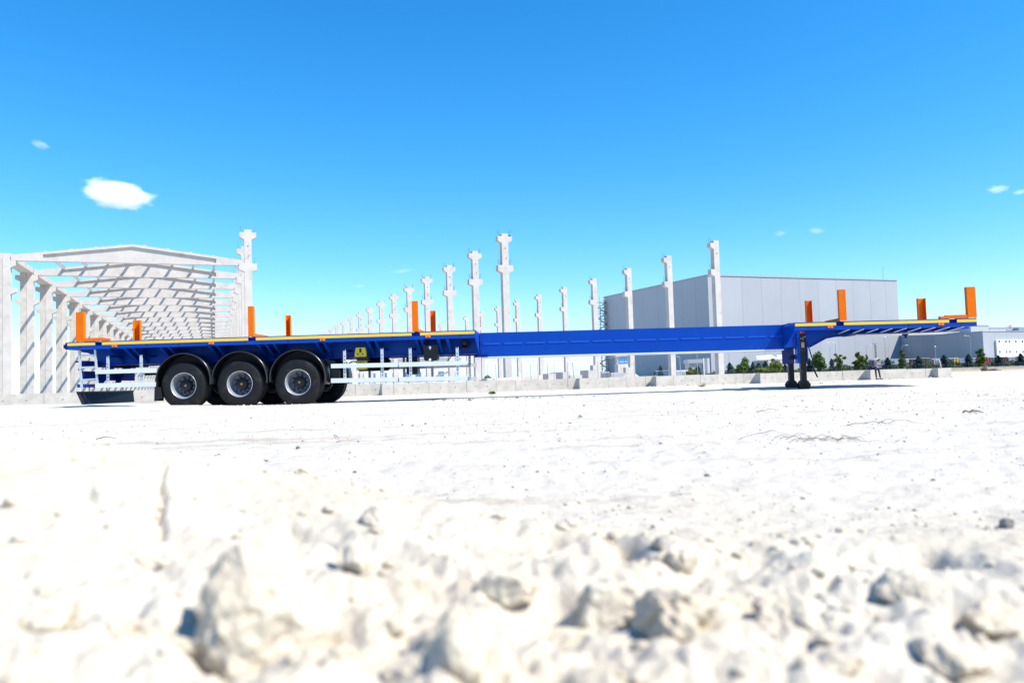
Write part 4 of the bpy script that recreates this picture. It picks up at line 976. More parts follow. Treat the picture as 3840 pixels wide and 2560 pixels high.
# scaffold stair tower on its shaded end
D_ = le.y - 3
sx = gx(2272, D_); st = empty('scaffold_tower', (sx + .2, D_, 0), AL); tag(st, 'steel scaffold stair tower standing at the end of the shaded warehouse wall', 'scaffold')
sw = 3.6; Hs = H - 2.0; nl = 14
for (x, y) in ((-sw / 2, 0), (sw / 2, 0), (-sw / 2, 3), (sw / 2, 3), (0, 0), (0, 3)): MB().tube([(x, y, -1), (x, y, Hs + 2.2)], .10, 6).build('standard', M['galv'] if y == 0 else M['steelgrey'], st)
for k in range(nl + 1):
    z = Hs * k / nl
    MB().box(-sw / 2, sw / 2, 0, 3, z, z + .12).build('platform', M['steelgrey'], st)
    for y in (0, 3): MB().tube([(-sw / 2, y, z + 1.1), (sw / 2, y, z + 1.1)], .06, 5).build('guard_rail', M['galv'], st)
    if k < nl:
        dz = Hs / nl; s = 1 if k % 2 else -1
        MB().tube([(-sw / 2 * s, 0, z), (0, 0, z + dz)], .07, 5).build('brace', M['galv'], st); MB().tube([(sw / 2 * s, 0, z), (0, 0, z + dz)], .07, 5).build('brace', M['galv'], st)
        MB().hexa([(-1.6 * s, 1.0, z + .1), (1.6 * s, 1.0, z + dz), (1.6 * s, 2.0, z + dz), (-1.6 * s, 2.0, z + .1), (-1.6 * s, 1.0, z + .3), (1.6 * s, 1.0, z + dz + .2), (1.6 * s, 2.0, z + dz + .2), (-1.6 * s, 2.0, z + .3)]).build('stair_flight', M['steelgrey'], st)

# ------------------------------------------------------------------ annex and loading buildings to the right
def bld(name, label, corner_px, corner_D, left_len, right_len, h, mats=None, angle=21.7, ncl=4, ncr=4, rows=(0, 1)):
    o = Vector((gx(corner_px, corner_D), corner_D, 0)); a = R(angle); dx = Vector((math.cos(a), math.sin(a), 0)); dy = Vector((-math.sin(a), math.cos(a), 0))
    t = empty(name, o, 0); tag(t, label, 'building')
    q = [zero, dx * right_len, dx * right_len + dy * left_len, dy * left_len]
    MB().hexa([(*v.xy, -1) for v in q] + [(*v.xy, h - .15) for v in q]).build('wall_core', M['joint'], t)
    ms = mats or [M['panel']]
    clad(zero, dx * right_len, [i / ncr for i in range(ncr + 1)], rows, ms, h, parent=t); clad(dy * left_len, zero, [i / ncl for i in range(ncl + 1)], rows, ms, h, parent=t)
    for (A_, B_) in ((zero, dx * right_len), (dy * left_len, zero)):
        d = (B_ - A_).normalized(); nrm = Vector((d.y, -d.x, 0)); p = [A_ + nrm * .18, B_ + nrm * .18, B_ - nrm * .3, A_ - nrm * .3]
        MB().hexa([(*v.xy, h + .003) for v in p] + [(*v.xy, h + .25) for v in p]).build('roof_trim', M['trim'], t)
    return t, dx, dy
annD = 257.0; annH = .345 + (hor(3622) - 1229) * annD / F_PX
dxa = Vector((math.cos(R(21.7)), math.sin(R(21.7)), 0)); dya = Vector((-dxa.y, dxa.x, 0))
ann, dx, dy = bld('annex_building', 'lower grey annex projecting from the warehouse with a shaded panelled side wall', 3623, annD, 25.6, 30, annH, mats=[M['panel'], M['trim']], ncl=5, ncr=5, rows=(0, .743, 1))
b2D = 236.0; b2H = .345 + (hor(3691) - 1244) * b2D / F_PX
b2, dx, dy = bld('loading_building', 'pale grey loading building with white windowed front beside the annex', 3692, b2D, 16.5, 60, b2H, mats=[M['panel2'], M['panel']], ncl=2, ncr=12)
# white front with two rows of small square windows
def on_front(px, D): return gx(px, D)
zt1 = .345 + (hor(3740) - 1274) * b2D / F_PX; zt0 = .345 + (hor(3740) - 1341) * b2D / F_PX
kk = gx(3736, 1.0); A = Vector((gx(3692, b2D), b2D, 0)); tt0 = (kk * A.y - A.x) / (dx.x - kk * dx.y)
nrm = Vector((dx.y, -dx.x, 0))
def fbox(t0, t1, z0, z1, o0, o1, m, name, parent=b2):
    p = [dx * t0 + nrm * o1, dx * t1 + nrm * o1, dx * t1 + nrm * o0, dx * t0 + nrm * o0]
    return MB().hexa([(*v.xy, z0) for v in p] + [(*v.xy, z1) for v in p]).build(name, m, parent)
fbox(tt0, 58, zt0, zt1, .13, .6, M['whitewall'], 'white_front')
fbox(tt0, 58, zt0 - .9, zt0 - .4, .13, 3.0, M['whitewall'], 'loading_canopy')
pz = b2D / F_PX
for (yc) in (1280, 1319):
    for px in (3746, 3771, 3784, 3808, 3833, 3858, 3870, 3895):
        k_ = gx(px, 1.0); t_ = (k_ * A.y - A.x) / (dx.x - k_ * dx.y); zc_ = .345 + (hor(px) - yc) * (A + dx * t_).y / F_PX
        wdw = fbox(t_ - .32, t_ + .32, zc_ - .34, zc_ + .34, .601, .66, M['trim'], 'window'); fbox(t_ - .24, t_ + .24, zc_ - .27, zc_ + .27, .661, .68, M['glass'], 'pane', wdw)
# higher stepped blocks behind it
for i, (pa_, pb_, yt, D, lb) in enumerate([(3648, 3717, 1221.5, 252, 'taller pale stepped block rising behind the loading building next to the annex'), (3718, 3781, 1230.5, 258, 'middle pale stepped block rising behind the loading building'), (3782, 3960, 1238.5, 264, 'lowest pale stepped block carrying the rooftop sign')]):
    hh = .345 + (hor(pa_) - yt) * D / F_PX; x0 = gx(pa_, D); kx = gx(pb_, 1.0); Lr = (kx * D - x0) / (dxa.x - kx * dxa.y)
    bld('stepped_block', lb, pa_, D, 8, Lr, hh, mats=[M['panel2']], ncl=2, ncr=max(2, int(Lr / 3.4)))
Ds = 268; zs = .345 + (hor(3795) - 1238) * Ds / F_PX
s_ = empty('rooftop_sign', (gx(3799, Ds), Ds, zs), R(10)); tag(s_, 'white rooftop sign with red lettering on a thin frame above the stepped block', 'sign')
k = Ds / F_PX
MB().box(-9 * k, 9 * k, 0, .15, 7 * k, 23 * k).build('sign_board', M['whitewall'], s_)
for i in range(3): MB().box(-7 * k, (7 - 3 * (i == 1)) * k, -.05, -.003, (9 + i * 4.3) * k, (11 + i * 4.3) * k).build('sign_lettering', M['sticker'], s_)
for x in (-7, 0, 7): MB().box(x * k - .06, x * k + .06, 0.02, .14, -.4, 7 * k - .003).build('sign_post', M['steelgrey'], s_)
D_ = 262; tag(MB().box(0, 6, 0, 3, 0, 10 * D_ / F_PX + .3).box(.3, 5.7, -.03, -.003, .3, .7).build('roof_unit', M['trim'], None, (gx(3829, D_), D_, .345 + (hor(3829) - 1239) * D_ / F_PX - .3)), 'dark grey plant box on the roof beyond the rooftop sign', 'roof unit')

# ------------------------------------------------------------------ text helper
def text_mesh(body, size, m):
    cu = bpy.data.curves.new('t', 'FONT'); cu.body = body; cu.size = size; cu.extrude = .005; cu.align_x = 'LEFT'
    o = bpy.data.objects.new('t', cu); col.objects.link(o); dg = bpy.context.evaluated_depsgraph_get()
    me = bpy.data.meshes.new_from_object(o.evaluated_get(dg)); bpy.data.objects.remove(o); me.materials.clear(); me.materials.append(m); return me

# ------------------------------------------------------------------ parked truck trailers
def truck(px0, px1, yt, D, colr, label, door=None, rot=0.0):
    x0, x1 = gx(px0, D), gx(px1, D); zt = .345 + (hor((px0 + px1) / 2) - yt) * D / F_PX; L = x1 - x0
    t = empty('parked_truck', (x0, D, -.1), R(rot)); tag(t, label, 'truck', 'trucks parked beyond the hedge')
    m_ = mat('truck_' + label.split()[0], colr, .5, var=.1, vscale=.6); md = mat('truck_door_' + label.split()[0], door or tuple(c * .8 for c in colr), .5, var=.1, vscale=.6)
    bd = MB().box(0, L, 0, 9 if L < 5 else 2.5, .9, zt + .1).build('box_body', m_, t)
    MB().box(-.03, L + .03, -.04, (9 if L < 5 else 2.5) + .02, zt + .102, zt + .2).build('roof_edge', M['whitewall'], bd)
    if L < 5:
        for i in (0, 1): MB().box(L * .5 * i + .06, L * .5 * (i + 1) - .06, -.06, -.003, .98, zt - .02).build('rear_door', md, t)
        for x in (L * .35, L * .65): MB().tube([(x, -.09, 1.0), (x, -.09, zt - .05)], .025, 6).build('locking_bar', M['trim'], t)
        MB().box(.1, L - .1, -.1, .0, .45, .6).build('bumper', M['dark'], t)
    else:
        for x in (L * .16, L * .26, L * .36, L * .85):
            MB().lathe([(.0005, -.0), (.28, .0), (.5, .02), (.5, .3), (.0005, .3)], (x, .1, .42), 20).build('wheel', M['rubber'], t)
        MB().box(.2, L - .2, .5, 2.0, .6, .899).build('chassis', M['dark'], t)
        for i in range(1, 6): MB().box(L * i / 6 - .03, L * i / 6 + .03, -.03, -.003, .95, zt + .05).build('curtain_strap', md, t)
    return t, zt, L
DT = 225
t, zt, L = truck(3272, 3393, 1347, DT, (.42, .47, .44), 'grey-green curtain side truck lettered in dark blue behind the person', (.36, .40, .38))
navy_t = mat('navy_lettering', (.012, .02, .10), .5)
bx_me = text_mesh('Bo', 1.25, navy_t); o = link('lettering', bx_me, t, (gx(3305, DT) - gx(3272, DT), -.045, zt - 1.1)); o.rotation_euler = (R(90), 0, 0)
o = link('lettering', text_mesh('ch', 1.25, navy_t), t, (gx(3343, DT) - gx(3272, DT), -.045, zt - 1.1)); o.rotation_euler = (R(90), 0, 0)
MB().box(.4, L - .4, -.02, -.004, 1.0, zt - 1.35).build('blue_band', mat('band_blue', (.10, .16, .34), .6, var=.3, vscale=1.5), t)
truck(3396, 3410, 1346, DT, (.78, .79, .80), 'white box truck end beside the slim poplar')
truck(3413, 3440, 1346, DT, (.10, .03, .035), 'maroon box truck rear between the poplar and a conifer')
truck(3458, 3472, 1343, DT, (.16, .045, .02), 'rust brown box truck rear right of the conifer')
truck(3473, 3490, 1343, DT, (.10, .13, .03), 'olive green box truck rear touching the rust brown one')
t, zt, L = truck(3496, 3530, 1345, DT, (.74, .74, .76), 'white box truck with a dark maroon oval logo on its rear')
mb = MB(); mb.lathe([(.62, -.12), (.72, -.115), (.72, -.105), (.62, -.1)], (0, 0, 0), 32); o = mb.build('oval_logo', mat('maroon_ink', (.13, .02, .03), .5), t, (L * .62, 0, zt * .5 + .75)); o.scale = (1, 1, .62)
MB().box(L * .62 - .55, L * .62 + .55, -.115, -.1, zt * .5 + .66, zt * .5 + .84).build('logo_bar', bpy.data.materials['maroon_ink'], t)
MB().box(.05, .55, -.1, -.065, 1.0, zt - .05).build('maroon_stripe', bpy.data.materials['maroon_ink'], t)
truck(3562, 3576, 1345, DT, (.07, .07, .085), 'charcoal box truck rear left of the yellow one')
t, zt, L = truck(3578, 3597, 1342, DT, (.80, .58, .05), 'yellow box truck rear with an orange figure mark')
MB().prism([(.55, 1.3), (.75, 1.3), (.85, 1.9), (.8, 2.5), (.62, 2.5), (.5, 1.9)], 'y', -.1, -.065).build('figure_mark', M['orange'], t)
truck(3599, 3662, 1344, DT, (.34, .38, .50), 'pale blue-grey truck side right of the yellow truck')
truck(3692, 3712, 1340, DT, (.62, .06, .05), 'bright red box truck rear below the pale building corner')
truck(3714, 3732, 1340, DT, (.16, .17, .19), 'dark grey box truck rear beside the red one')
truck(3760, 3778, 1338, DT, (.12, .03, .03), 'deep maroon box truck rear under the loading canopy')
truck(3783, 3832, 1338, DT, (.44, .46, .50), 'light grey truck side under the loading canopy')

# ------------------------------------------------------------------ trees and hedge
def leaf_cloud(n, fn, size, seed):
    rs = np.random.RandomState(seed); P = fn(rs, n); A = rs.randn(n, 3); A /= np.linalg.norm(A, axis=1)[:, None]
    B = np.cross(A, rs.randn(n, 3)); B /= np.linalg.norm(B, axis=1)[:, None]; s = size * np.exp(rs.randn(n) * .3)[:, None]
    V = np.stack([P - A * s - B * s * .5, P + A * s - B * s * .5, P + A * s + B * s * .5, P - A * s + B * s * .5], 1).reshape(-1, 3)
    return V, np.arange(4 * n).reshape(-1, 4)
def crown_mesh(name, kind, seed, m):
    rs0 = np.random.RandomState(seed)
    if kind == 'conifer':
        def fn(rs, n):
            t = rs.rand(n) ** .8; tier = np.floor(t * 9) / 9; w_ = (1 - t) ** .8 * .40 + .03; k = (t * 9) % 1
            r = w_ * (1.15 - .5 * k) * np.sqrt(rs.rand(n)) * (.75 + .35 * np.sin(tier * 40 + 3 * rs.rand(n))); a = rs.rand(n) * 6.283
            r = r * (.8 + .3 * np.sin(a * 5 + tier * 20)); return np.stack([r * np.cos(a), r * np.sin(a), .06 + t * .94 - .10 * r], -1)
        V, Fq = leaf_cloud(3000, fn, .022, seed)
    elif kind == 'slim':
        bl = [(rs0.randn() * .05, rs0.randn() * .05, .2 + .75 * i / 14, .12 * (1 - .65 * i / 14) * rs0.uniform(.7, 1.2)) for i in range(15)]
        def fn(rs, n):
            b = np.array(bl)[rs.randint(len(bl), size=n)]; d = rs.randn(n, 3); d /= np.linalg.norm(d, axis=1)[:, None]
            return b[:, :3] + d * (b[:, 3] * rs.rand(n) ** .4)[:, None] * np.array([1, 1, 1.2])
        V, Fq = leaf_cloud(1500, fn, .024, seed)
    else:
        bl = []
        for i in range(22):
            d = rs0.randn(3); d /= np.linalg.norm(d); q = rs0.rand() ** .5; bl.append((d[0] * .30 * q, d[1] * .30 * q, .58 + d[2] * .34 * q, rs0.uniform(.08, .17)))
        def fn(rs, n):
            b = np.array(bl)[rs.randint(len(bl), size=n)]; d = rs.randn(n, 3); d /= np.linalg.norm(d, axis=1)[:, None]
            return b[:, :3] + d * (b[:, 3] * rs.rand(n) ** .35)[:, None]
        V, Fq = leaf_cloud(2600, fn, .026, seed)
    me = bpy.data.meshes.new(name); me.from_pydata(V.tolist(), [], Fq.tolist()); me.materials.append(m); return me
def trunk_mesh(kind, seed):
    mb = MB(); rn = random.Random(seed)
    top = .93 if kind == 'conifer' else (.9 if kind == 'slim' else .55)
    mb.tube([(0, 0, -.05), (.005, 0, top * .5), (0, .004, top)], [.025, .018, .006], 7)
    for i in range(8):
        z = top * (.35 + .07 * i); a = i * 2.4; l_ = .22 if kind == 'broad' else .10
        mb.tube([(0, 0, z), (l_ * math.cos(a), l_ * math.sin(a), z + l_ * (.8 if kind != 'conifer' else -.1))], [.011, .004], 5)
    return mb.mesh('trunk', M['trunk'])
PROT = {}
for kind, seeds, m in (('conifer', (1, 2, 3), 'conifer'), ('slim', (4, 5), 'leafy'), ('broad', (6, 7), 'leaf')):
    PROT[kind] = [(crown_mesh('crown', kind, s, M[m]), trunk_mesh(kind, s)) for s in seeds]
PROT['broady'] = [(crown_mesh('crown', 'broad', 9, M['leafy']), trunk_mesh('broad', 9))]
def tree(kind, px, yt, D, label, wf=1.0, i=0, zg=-.15, nm='tree'):
    zt = at(px, yt, D).z; h = zt - zg; t = empty(nm, (gx(px, D), D, zg), i * 1.7); t.scale = (h * wf * 1.15, h * wf * 1.15, h)
    tag(t, label, 'tree', 'young trees along the fence'); cm, tm = PROT[kind][i % len(PROT[kind])]
    link('crown', cm, t); link('trunk', tm, t); return t
DTr = 170
TREES = [('conifer', 2738, 1360, 'dark bushy conifer beside the foot of the last edge column', 1.2), ('broad', 2790, 1340, 'bright green spreading tree left of the carport', .85), ('conifer', 2824, 1357, 'thin grey-green conifer between the spreading tree and the carport', .8), ('conifer', 2846, 1360, 'low dark conifer at the carport corner', 1.2), ('conifer', 2872, 1354, 'dark conifer in front of the carport', 1.1), ('broady', 2913, 1338, 'yellow-green broad tree in front of the carport', .9), ('conifer', 2945, 1365, 'small dark conifer left of the landing legs', 1.2), ('broad', 3070, 1320, 'largest round green tree behind the crank handle', .95), ('conifer', 3037, 1344, 'small dark conifer touching the largest round tree', 1.0), ('conifer', 3121, 1345, 'slim dark conifer between the round tree and the lamp post', .85), ('slim', 3151, 1325, 'slim yellow-green tree at the tall lamp post', 1.25), ('slim', 3221, 1320, 'yellow-green pointed tree behind the dark conifer left of the person', 1.5), ('conifer', 3230, 1345, 'wide dark conifer left of the seated person', 1.5), ('slim', 3252, 1330, 'thin pale sapling just behind the seated person', .8), ('conifer', 3331, 1341, 'dark conifer in front of the lettered truck', 1.35), ('slim', 3385, 1308, 'tall narrow poplar in front of the lettered truck end', .85), ('conifer', 3446, 1336, 'broad dark conifer in front of the maroon truck', 1.35), ('conifer', 3542, 1332, 'broad dark conifer right of the oval logo truck', 1.35), ('conifer', 3634, 1329, 'broad dark conifer in front of the blue-grey truck', 1.3), ('slim', 3680, 1307, 'yellow-green tree in front of the red truck', 1.45), ('conifer', 3745, 1333, 'broad dark conifer left of the deep maroon truck', 1.4), ('conifer', 3829, 1326, 'dark conifer in front of the light grey truck', 1.4),
         ('broad', 2478, 1384, 'low bright green bush beside the blue container', 1.6), ('broady', 2592, 1373, 'orange-green bushy tree between the white shelter and gatehouse', 1.5), ('conifer', 2618, 1371, 'small dark conifer in front of the gatehouse', 1.2), ('broady', 2675, 1390, 'low yellow-green shrub beside the gatehouse', 1.4), ('conifer', 2478, 1371, 'thin dark conifer behind the blue container', .9)]
for i, (k, px, yt, lb, wf) in enumerate(TREES): tree(k, px, yt, DTr + (i % 5) * 2.2 - 4, lb, wf, i)
for i, (px, yt) in enumerate([(2760, 1372), (2806, 1368), (2835, 1372), (2860, 1369), (2892, 1366), (2930, 1372), (2996, 1378)]):
    o = tree('broady' if i % 3 == 0 else 'broad', px, yt, DTr + 1 + i % 3, 'low scrubby bush in the thicket between the edge column and the landing legs', 1.7, i + 2); o['group'] = 'low bushes in the thicket'; o['category'] = 'bush'
tree('broad', 1822, 1408, 62, 'small green bush among the precast pieces', 1.3, 1)
# hedge along the fence
pa = Vector((gx(2700, 178), 178, -.1)); pb = Vector((gx(3900, 186), 186, -.1)); d = pb - pa; L = d.length
def fnh(rs, n):
    t = rs.rand(n); h = 1.75 + .35 * np.sin(t * 90) * rs.rand(n) + .3 * np.sin(t * 37); return np.stack([t * L, rs.randn(n) * .5, rs.rand(n) ** .7 * h * (.55 + .45 * sstep(.25, .33, t))], -1)
V, Fq = leaf_cloud(16000, fnh, .12, 77); me = bpy.data.meshes.new('hedge'); me.from_pydata(V.tolist(), [], Fq.tolist()); me.materials.append(M['hedge'])
hd = empty('hedge', pa, math.atan2(d.y, d.x)); tag(hd, 'long low olive hedge in front of the parked trucks', 'hedge'); link('foliage', me, hd)
mb = MB()
for k in range(90): mb.tube([(L * (k + .5) / 90, 0, -.1), (L * (k + .5) / 90 + .1, .05, .7)], [.03, .012], 5)
mb.build('stems', M['trunk'], hd)
# fence with base wall
fa = Vector((gx(2400, 140), 140, 0)); fb = Vector((gx(3950, 160), 160, 0)); d = fb - fa; L = d.length
fn_ = empty('mesh_fence', fa, math.atan2(d.y, d.x)); tag(fn_, 'dark wire fence on thin posts running below the trees', 'fence')
npst = 44
for k in range(npst + 1): MB().box(L * k / npst - .035, L * k / npst + .035, -.03, .03, -.2, 1.45).build('post', M['dark'], fn_)
for z in (.45, .8, 1.2): MB().box(0, L, -.045, -.031, z, z + .022).build('wire', M['dark'], fn_)
fw = empty('fence_wall', fa + Vector((0, -1.2, 0)), math.atan2(d.y, d.x)); tag(fw, 'long low panelled boundary wall below the wire fence', 'wall')
s0 = L * .45; n_ = 58
for k in range(n_):
    a, b = s0 + (L - s0) * k / n_ + .02, s0 + (L - s0) * (k + 1) / n_ - .02
    MB().box(a, b, -.06, .06, -.4, .62 + .02 * math.sin(k * 2.3)).build('wall_panel', M['concrete2'], fw)
MB().box(s0, L, .061, .16, -.4, .58).build('wall_core', M['concrete2'], fw)
# dry earth strip in front of the boundary wall
mb = MB(); x0, x1 = gx(3560, 118), gx(3960, 130); N = 40; rs = np.random.RandomState(4); vs = []
for i in range(N + 1):
    for j in range(9):
        t = i / N; s = j / 8; x = x0 + (x1 - x0) * t; y = 112 + 22 * s + 8 * t; e = min(1, 6 * t) * math.sin(math.pi * s)
        vs.append((x, y, gz(x, y) - .06 + .30 * e * (.7 + .5 * rs.rand())))
mb.add(vs, [(i * 9 + j, (i + 1) * 9 + j, (i + 1) * 9 + j + 1, i * 9 + j + 1) for i in range(N) for j in range(8)], 0, True)
tag(mb.build('soil_bank', M['tan']), kind='structure')
p = Vector((gx(3690, 112), 112, gz(gx(3690, 112), 112))); mb = MB(); rn = random.Random(3)
for k in range(140):
    a = rn.uniform(0, 6.28); e = rn.uniform(.3, 1.3); l_ = rn.uniform(.4, .9); ox = rn.uniform(-.3, .3); mb.tube([(ox, 0, 0), (ox + l_ * .6 * math.cos(a) * math.cos(e), l_ * math.sin(a) * math.cos(e) * .6, l_ * math.sin(e))], [.03, .008], 4)
tag(mb.build('dry_bush', M['twig'], None, p), 'dead brown bush standing on the dry earth strip', 'plant')
p = Vector((gx(3722, 113), 113, gz(gx(3722, 113), 113))); mb = MB()
for k in range(120):
    a = rn.uniform(0, 6.28); ox = rn.uniform(-1, 1); l_ = rn.uniform(.3, .7) * (1.1 - abs(ox)); mb.tube([(ox, 0, 0), (ox + .4 * math.cos(a), .3 * math.sin(a), l_ * .7)], [.03, .008], 4)
tag(mb.build('brush_heap', M['twig'], None, p), 'low heap of dry brush beside the dead bush', 'plant')

# ------------------------------------------------------------------ lamp posts and poles
def lamp(px, yt, D, head, label, r=.09):
    z = at(px, yt, D).z; t = empty('lamp_post', (gx(px, D), D, -.2), 0); tag(t, label, 'lamp post', 'lamp posts around the far yard')
    MB().tube([(0, 0, 0), (0, 0, z * .6), (0, 0, z + .2)], [r, r * .75, r * .5], 8).build('pole', M['steelgrey'], t)
    if head:
        MB().tube([(0, 0, z + .2), (head * .3, 0, z + .42), (head, 0, z + .5)], [r * .5, r * .45, r * .4], 6).build('arm', M['steelgrey'], t)
        s = 1 if head > 0 else -1; MB().prism([(head - .1 * s, z + .44), (head + .55 * s, z + .46), (head + .5 * s, z + .60), (head - .05 * s, z + .56)], 'y', -.14, .14).build('lamp_head', M['whitewall'], t)
    else:
        v = ICO2[0] * .22; MB().add(v + np.array([0, 0, z + .35]), ICO2[1], 0, True).build('lamp_globe', M['whitewall'], t)
for a in [(2552, 1340, 165, -1.0, 'white lamp post beside the second edge column'), (2617, 1322, 172, .8, 'lamp post rising in front of the gatehouse'), (2737, 1318, 172, -.9, 'lamp post at the bushy conifer near the last edge column'), (3138, 1288, 166, -1.2, 'tall lamp post beside the slim yellow-green tree'), (3116, 1305, 200, .9, 'short lamp post behind the slim dark conifer'), (3252, 1300, 200, .9, 'lamp post behind the thin pale sapling'), (3324, 1268, 190, 0, 'tall pole with a round lamp left of the shaded warehouse corner'), (3387, 1299, 195, .9, 'lamp post behind the narrow poplar'), (3511, 1302, 195, 0, 'thin pale pole in front of the shaded annex wall'), (3644, 1262, 200, -1.0, 'big lamp post standing before the loading building corner')]:
    lamp(*a)
D = 176; z = at(3287, 1286, D).z; t = empty('utility_pole', (gx(3288, D), D, -.2)); tag(t, 'thick lattice utility pole with a flat cap behind the person', 'pole')
MB().prism([(-.22, 0), (.22, 0), (.13, z), (-.13, z)], 'y', -.2, .2).build('pole', M['concrete2'], t); MB().box(-.5, .5, -.2, .2, z + .003, z + .18).build('cap', M['steelgrey'], t)
mb = MB()
for k in range(9): mb.box(-.06, .06, -.212, -.2005, .6 + k * z / 10, .6 + k * z / 10 + z / 18)
mb.build('slot', M['dark'], t)
# sagging flag by the trucks
D = 168; t = empty('flag_pole', (gx(3530, D), D, -.2)); tag(t, 'leaning flag pole with a green, white and red flag by the conifer', 'flag')
MB().tube([(0, 0, 0), (-.25, 0, 2.6)], .03, 6).build('pole', M['steelgrey'], t)
for i, c in enumerate([(.03, .22, .06), (.8, .8, .8), (.30, .02, .03)]):
    o = MB().prism([(-.72 + .27 * i + .05, 2.5), (-.50 + .27 * i, 2.5), (-.20 + .27 * i, 1.0), (-.40 + .27 * i + .03, 1.0)], 'y', -.12 + .03 * i, -.09 + .03 * i).build('flag_stripe', mat(f'flag_{i}', c, .8), t)

# ------------------------------------------------------------------ small buildings beyond the wall
D = 176; z = .345 + (hor(2880) - 1345) * D / F_PX; x0, x1 = gx(2842, D), gx(2966, D)
t = empty('carport', (x0, D, -.2)); tag(t, 'white carport with two shallow sloping roof bays among the trees', 'carport'); L = x1 - x0
for (a, b) in ((0, L * .62), (L * .63, L)):
    MB().hexa([(a, 0, z), (b, 0, z + .1), (b + .2, 5, z + 1.0), (a + 1.4, 5, z + .9), (a, 0, z + .14), (b, 0, z + .24), (b + .2, 5, z + 1.14), (a + 1.4, 5, z + 1.04)]).build('roof', M['whitewall'], t)
for x in (.25, L * .33, L * .62, L - .2):
    MB().box(x - .08, x + .08, .1, .26, 0, z + .0).build('post', M['steelgrey'], t)
MB().box(.4, L, 4.6, 4.8, 0, z - .1).build('back_wall', M['whitewall'], t)
D = 178; z1 = .345 + (hor(2625) - 1346) * D / F_PX
t = empty('gatehouse', (gx(2585, D), D, -.2)); tag(t, 'grey gatehouse with a flat band roof and rounded end', 'kiosk'); L = gx(2668, D) - gx(2585, D)
zz0 = .345 + (hor(2600) - 1358) * D / F_PX
MB().box(-.1, L * .66, 0, 5, zz0, z1 + .2).build('roof_band', M['panel'], t); MB().box(.15, L * .64, .3, 4.8, .9, zz0 - .003).build('wall', M['panel'], t)
MB().box(.15, L * .64, .35, 4.7, 0, .899).build('plinth', M['dark'], t)
mb = MB(); cx_ = L * .83; poly = [(L * .655, 4.5), (L * .655, .3)] + [(L * .83 + L * .17 * math.cos(a), 1.6 - 1.6 * math.sin(a)) for a in [math.pi * (.75 - .75 * i / 10) for i in range(11)]] + [(L, 4.5)]
MB().prism(poly, 'z', 1.3, z1 + .35).build('rounded_end', M['panel2'], t); MB().box(L * .655, L * .70, -.06, .29, 0, z1 + .36).build('white_pillar', M['whitewall'], t)
for x in (L * .72, L * .95): MB().box(x - .1, x + .1, 1.2, 1.4, 0, 1.299).build('post', M['dark'], t)
mb = MB(); D = 168; t = empty('blue_container', (gx(2464, D), D, -.2)); tag(t, 'blue-grey corrugated container behind the low wall', 'container'); L = gx(2512, D) - gx(2464, D)
zc = .345 + (hor(2490) - 1389) * D / F_PX
cm = mat('container_blue', (.13, .22, .34), .5, var=.15, vscale=1)
MB().box(0, L, 0, 2.4, .1, zc + .1).build('body', cm, t); MB().box(-.1, L + .1, -.1, 2.5, zc + .102, zc + .25).build('roof', M['panel'], t)
for k in range(14): MB().box(L * (k + .2) / 14, L * (k + .65) / 14, -.04, -.003, .15, zc).build('corrugation', cm, t)
D = 166; t = empty('white_shelter', (gx(2540, D), D, -.2)); tag(t, 'low white shelter with an overhanging slab roof beside the edge column', 'shelter'); L = gx(2574, D) - gx(2540, D)
zc = .345 + (hor(2560) - 1389) * D / F_PX
MB().prism([(0, 0), (L - .1, 0), (L - .1, zc + .1), (0, zc + .1)], 'y', 0, 2.2).build('wall', M['whitewall'], t); MB().box(-.2, L + .35, -.3, 2.4, zc + .102, zc + .28).build('roof', M['whitewall'], t)
MB().box(L - .6, L - .2, -.03, -.003, .0, zc - .3).build('door', M['steelgrey'], t)
D = 150; t = empty('glazed_cabin', (gx(2318, D), D, -.2)); tag(t, 'cabin with twin arched blue glazing beyond the leaning slabs', 'cabin'); L = gx(2364, D) - gx(2318, D)
z0_, z1_ = .345 + (hor(2340) - 1365) * D / F_PX + .2, .345 + (hor(2340) - 1334) * D / F_PX + .2
MB().box(0, L, 0, 3, 0, z0_).build('base_wall', M['whitewall'], t); MB().box(0, L, .4, 3, z0_ + .003, z1_).build('upper_wall', M['panel'], t)
MB().box(-.1, L + .1, .2, 3.1, z1_ + .003, z1_ + .15).build('roof', M['whitewall'], t)
for k in (0, 1):
    a, b = L * (.18 + .42 * k), L * (.56 + .42 * k); pl = [(a, z0_ + .1), (b, z0_ + .1), (b, z1_ - .6)] + [((a + b) / 2 + (b - a) / 2 * math.cos(q), z1_ - .6 + .45 * math.sin(q)) for q in [math.pi * i / 8 for i in range(1, 8)]] + [(a, z1_ - .6)]
    w_ = MB().prism(pl, 'y', .33, .397).build('window', M['blueglass'], t)
    MB().box(a, b, .30, .329, (z0_ + z1_) / 2 - .35, (z0_ + z1_) / 2 - .25).build('glazing_bar', M['whitewall'], w_)
# site building seen under the deck
D = 130; x0, x1 = gx(1335, D), gx(1720, D); L = x1 - x0; zt = .345 + (hor(1530) - 1345) * D / F_PX
t = empty('site_building', (x0, D, -.2), 0); tag(t, 'long white single-storey building with blue windows seen under the trailer deck', 'building')
MB().box(0, L, 0, 6, 0, zt).build('wall', M['whitewall'], t); MB().box(-.3, L + .3, -.5, 6.3, zt + .003, zt + .25).build('roof', M['panel2'], t)
for k in range(9):
    a = L * (k + .25) / 9; wd = MB().box(a, a + L / 18, -.05, -.003, 1.1, 2.7).build('window', M['steelgrey'], t)
    for j in (0, 1): MB().box(a + .08 + j * L / 36, a + L / 36 * (j + 1) - .06, -.07, -.051, 1.2, 2.6).build('pane', M['blueglass'], wd)
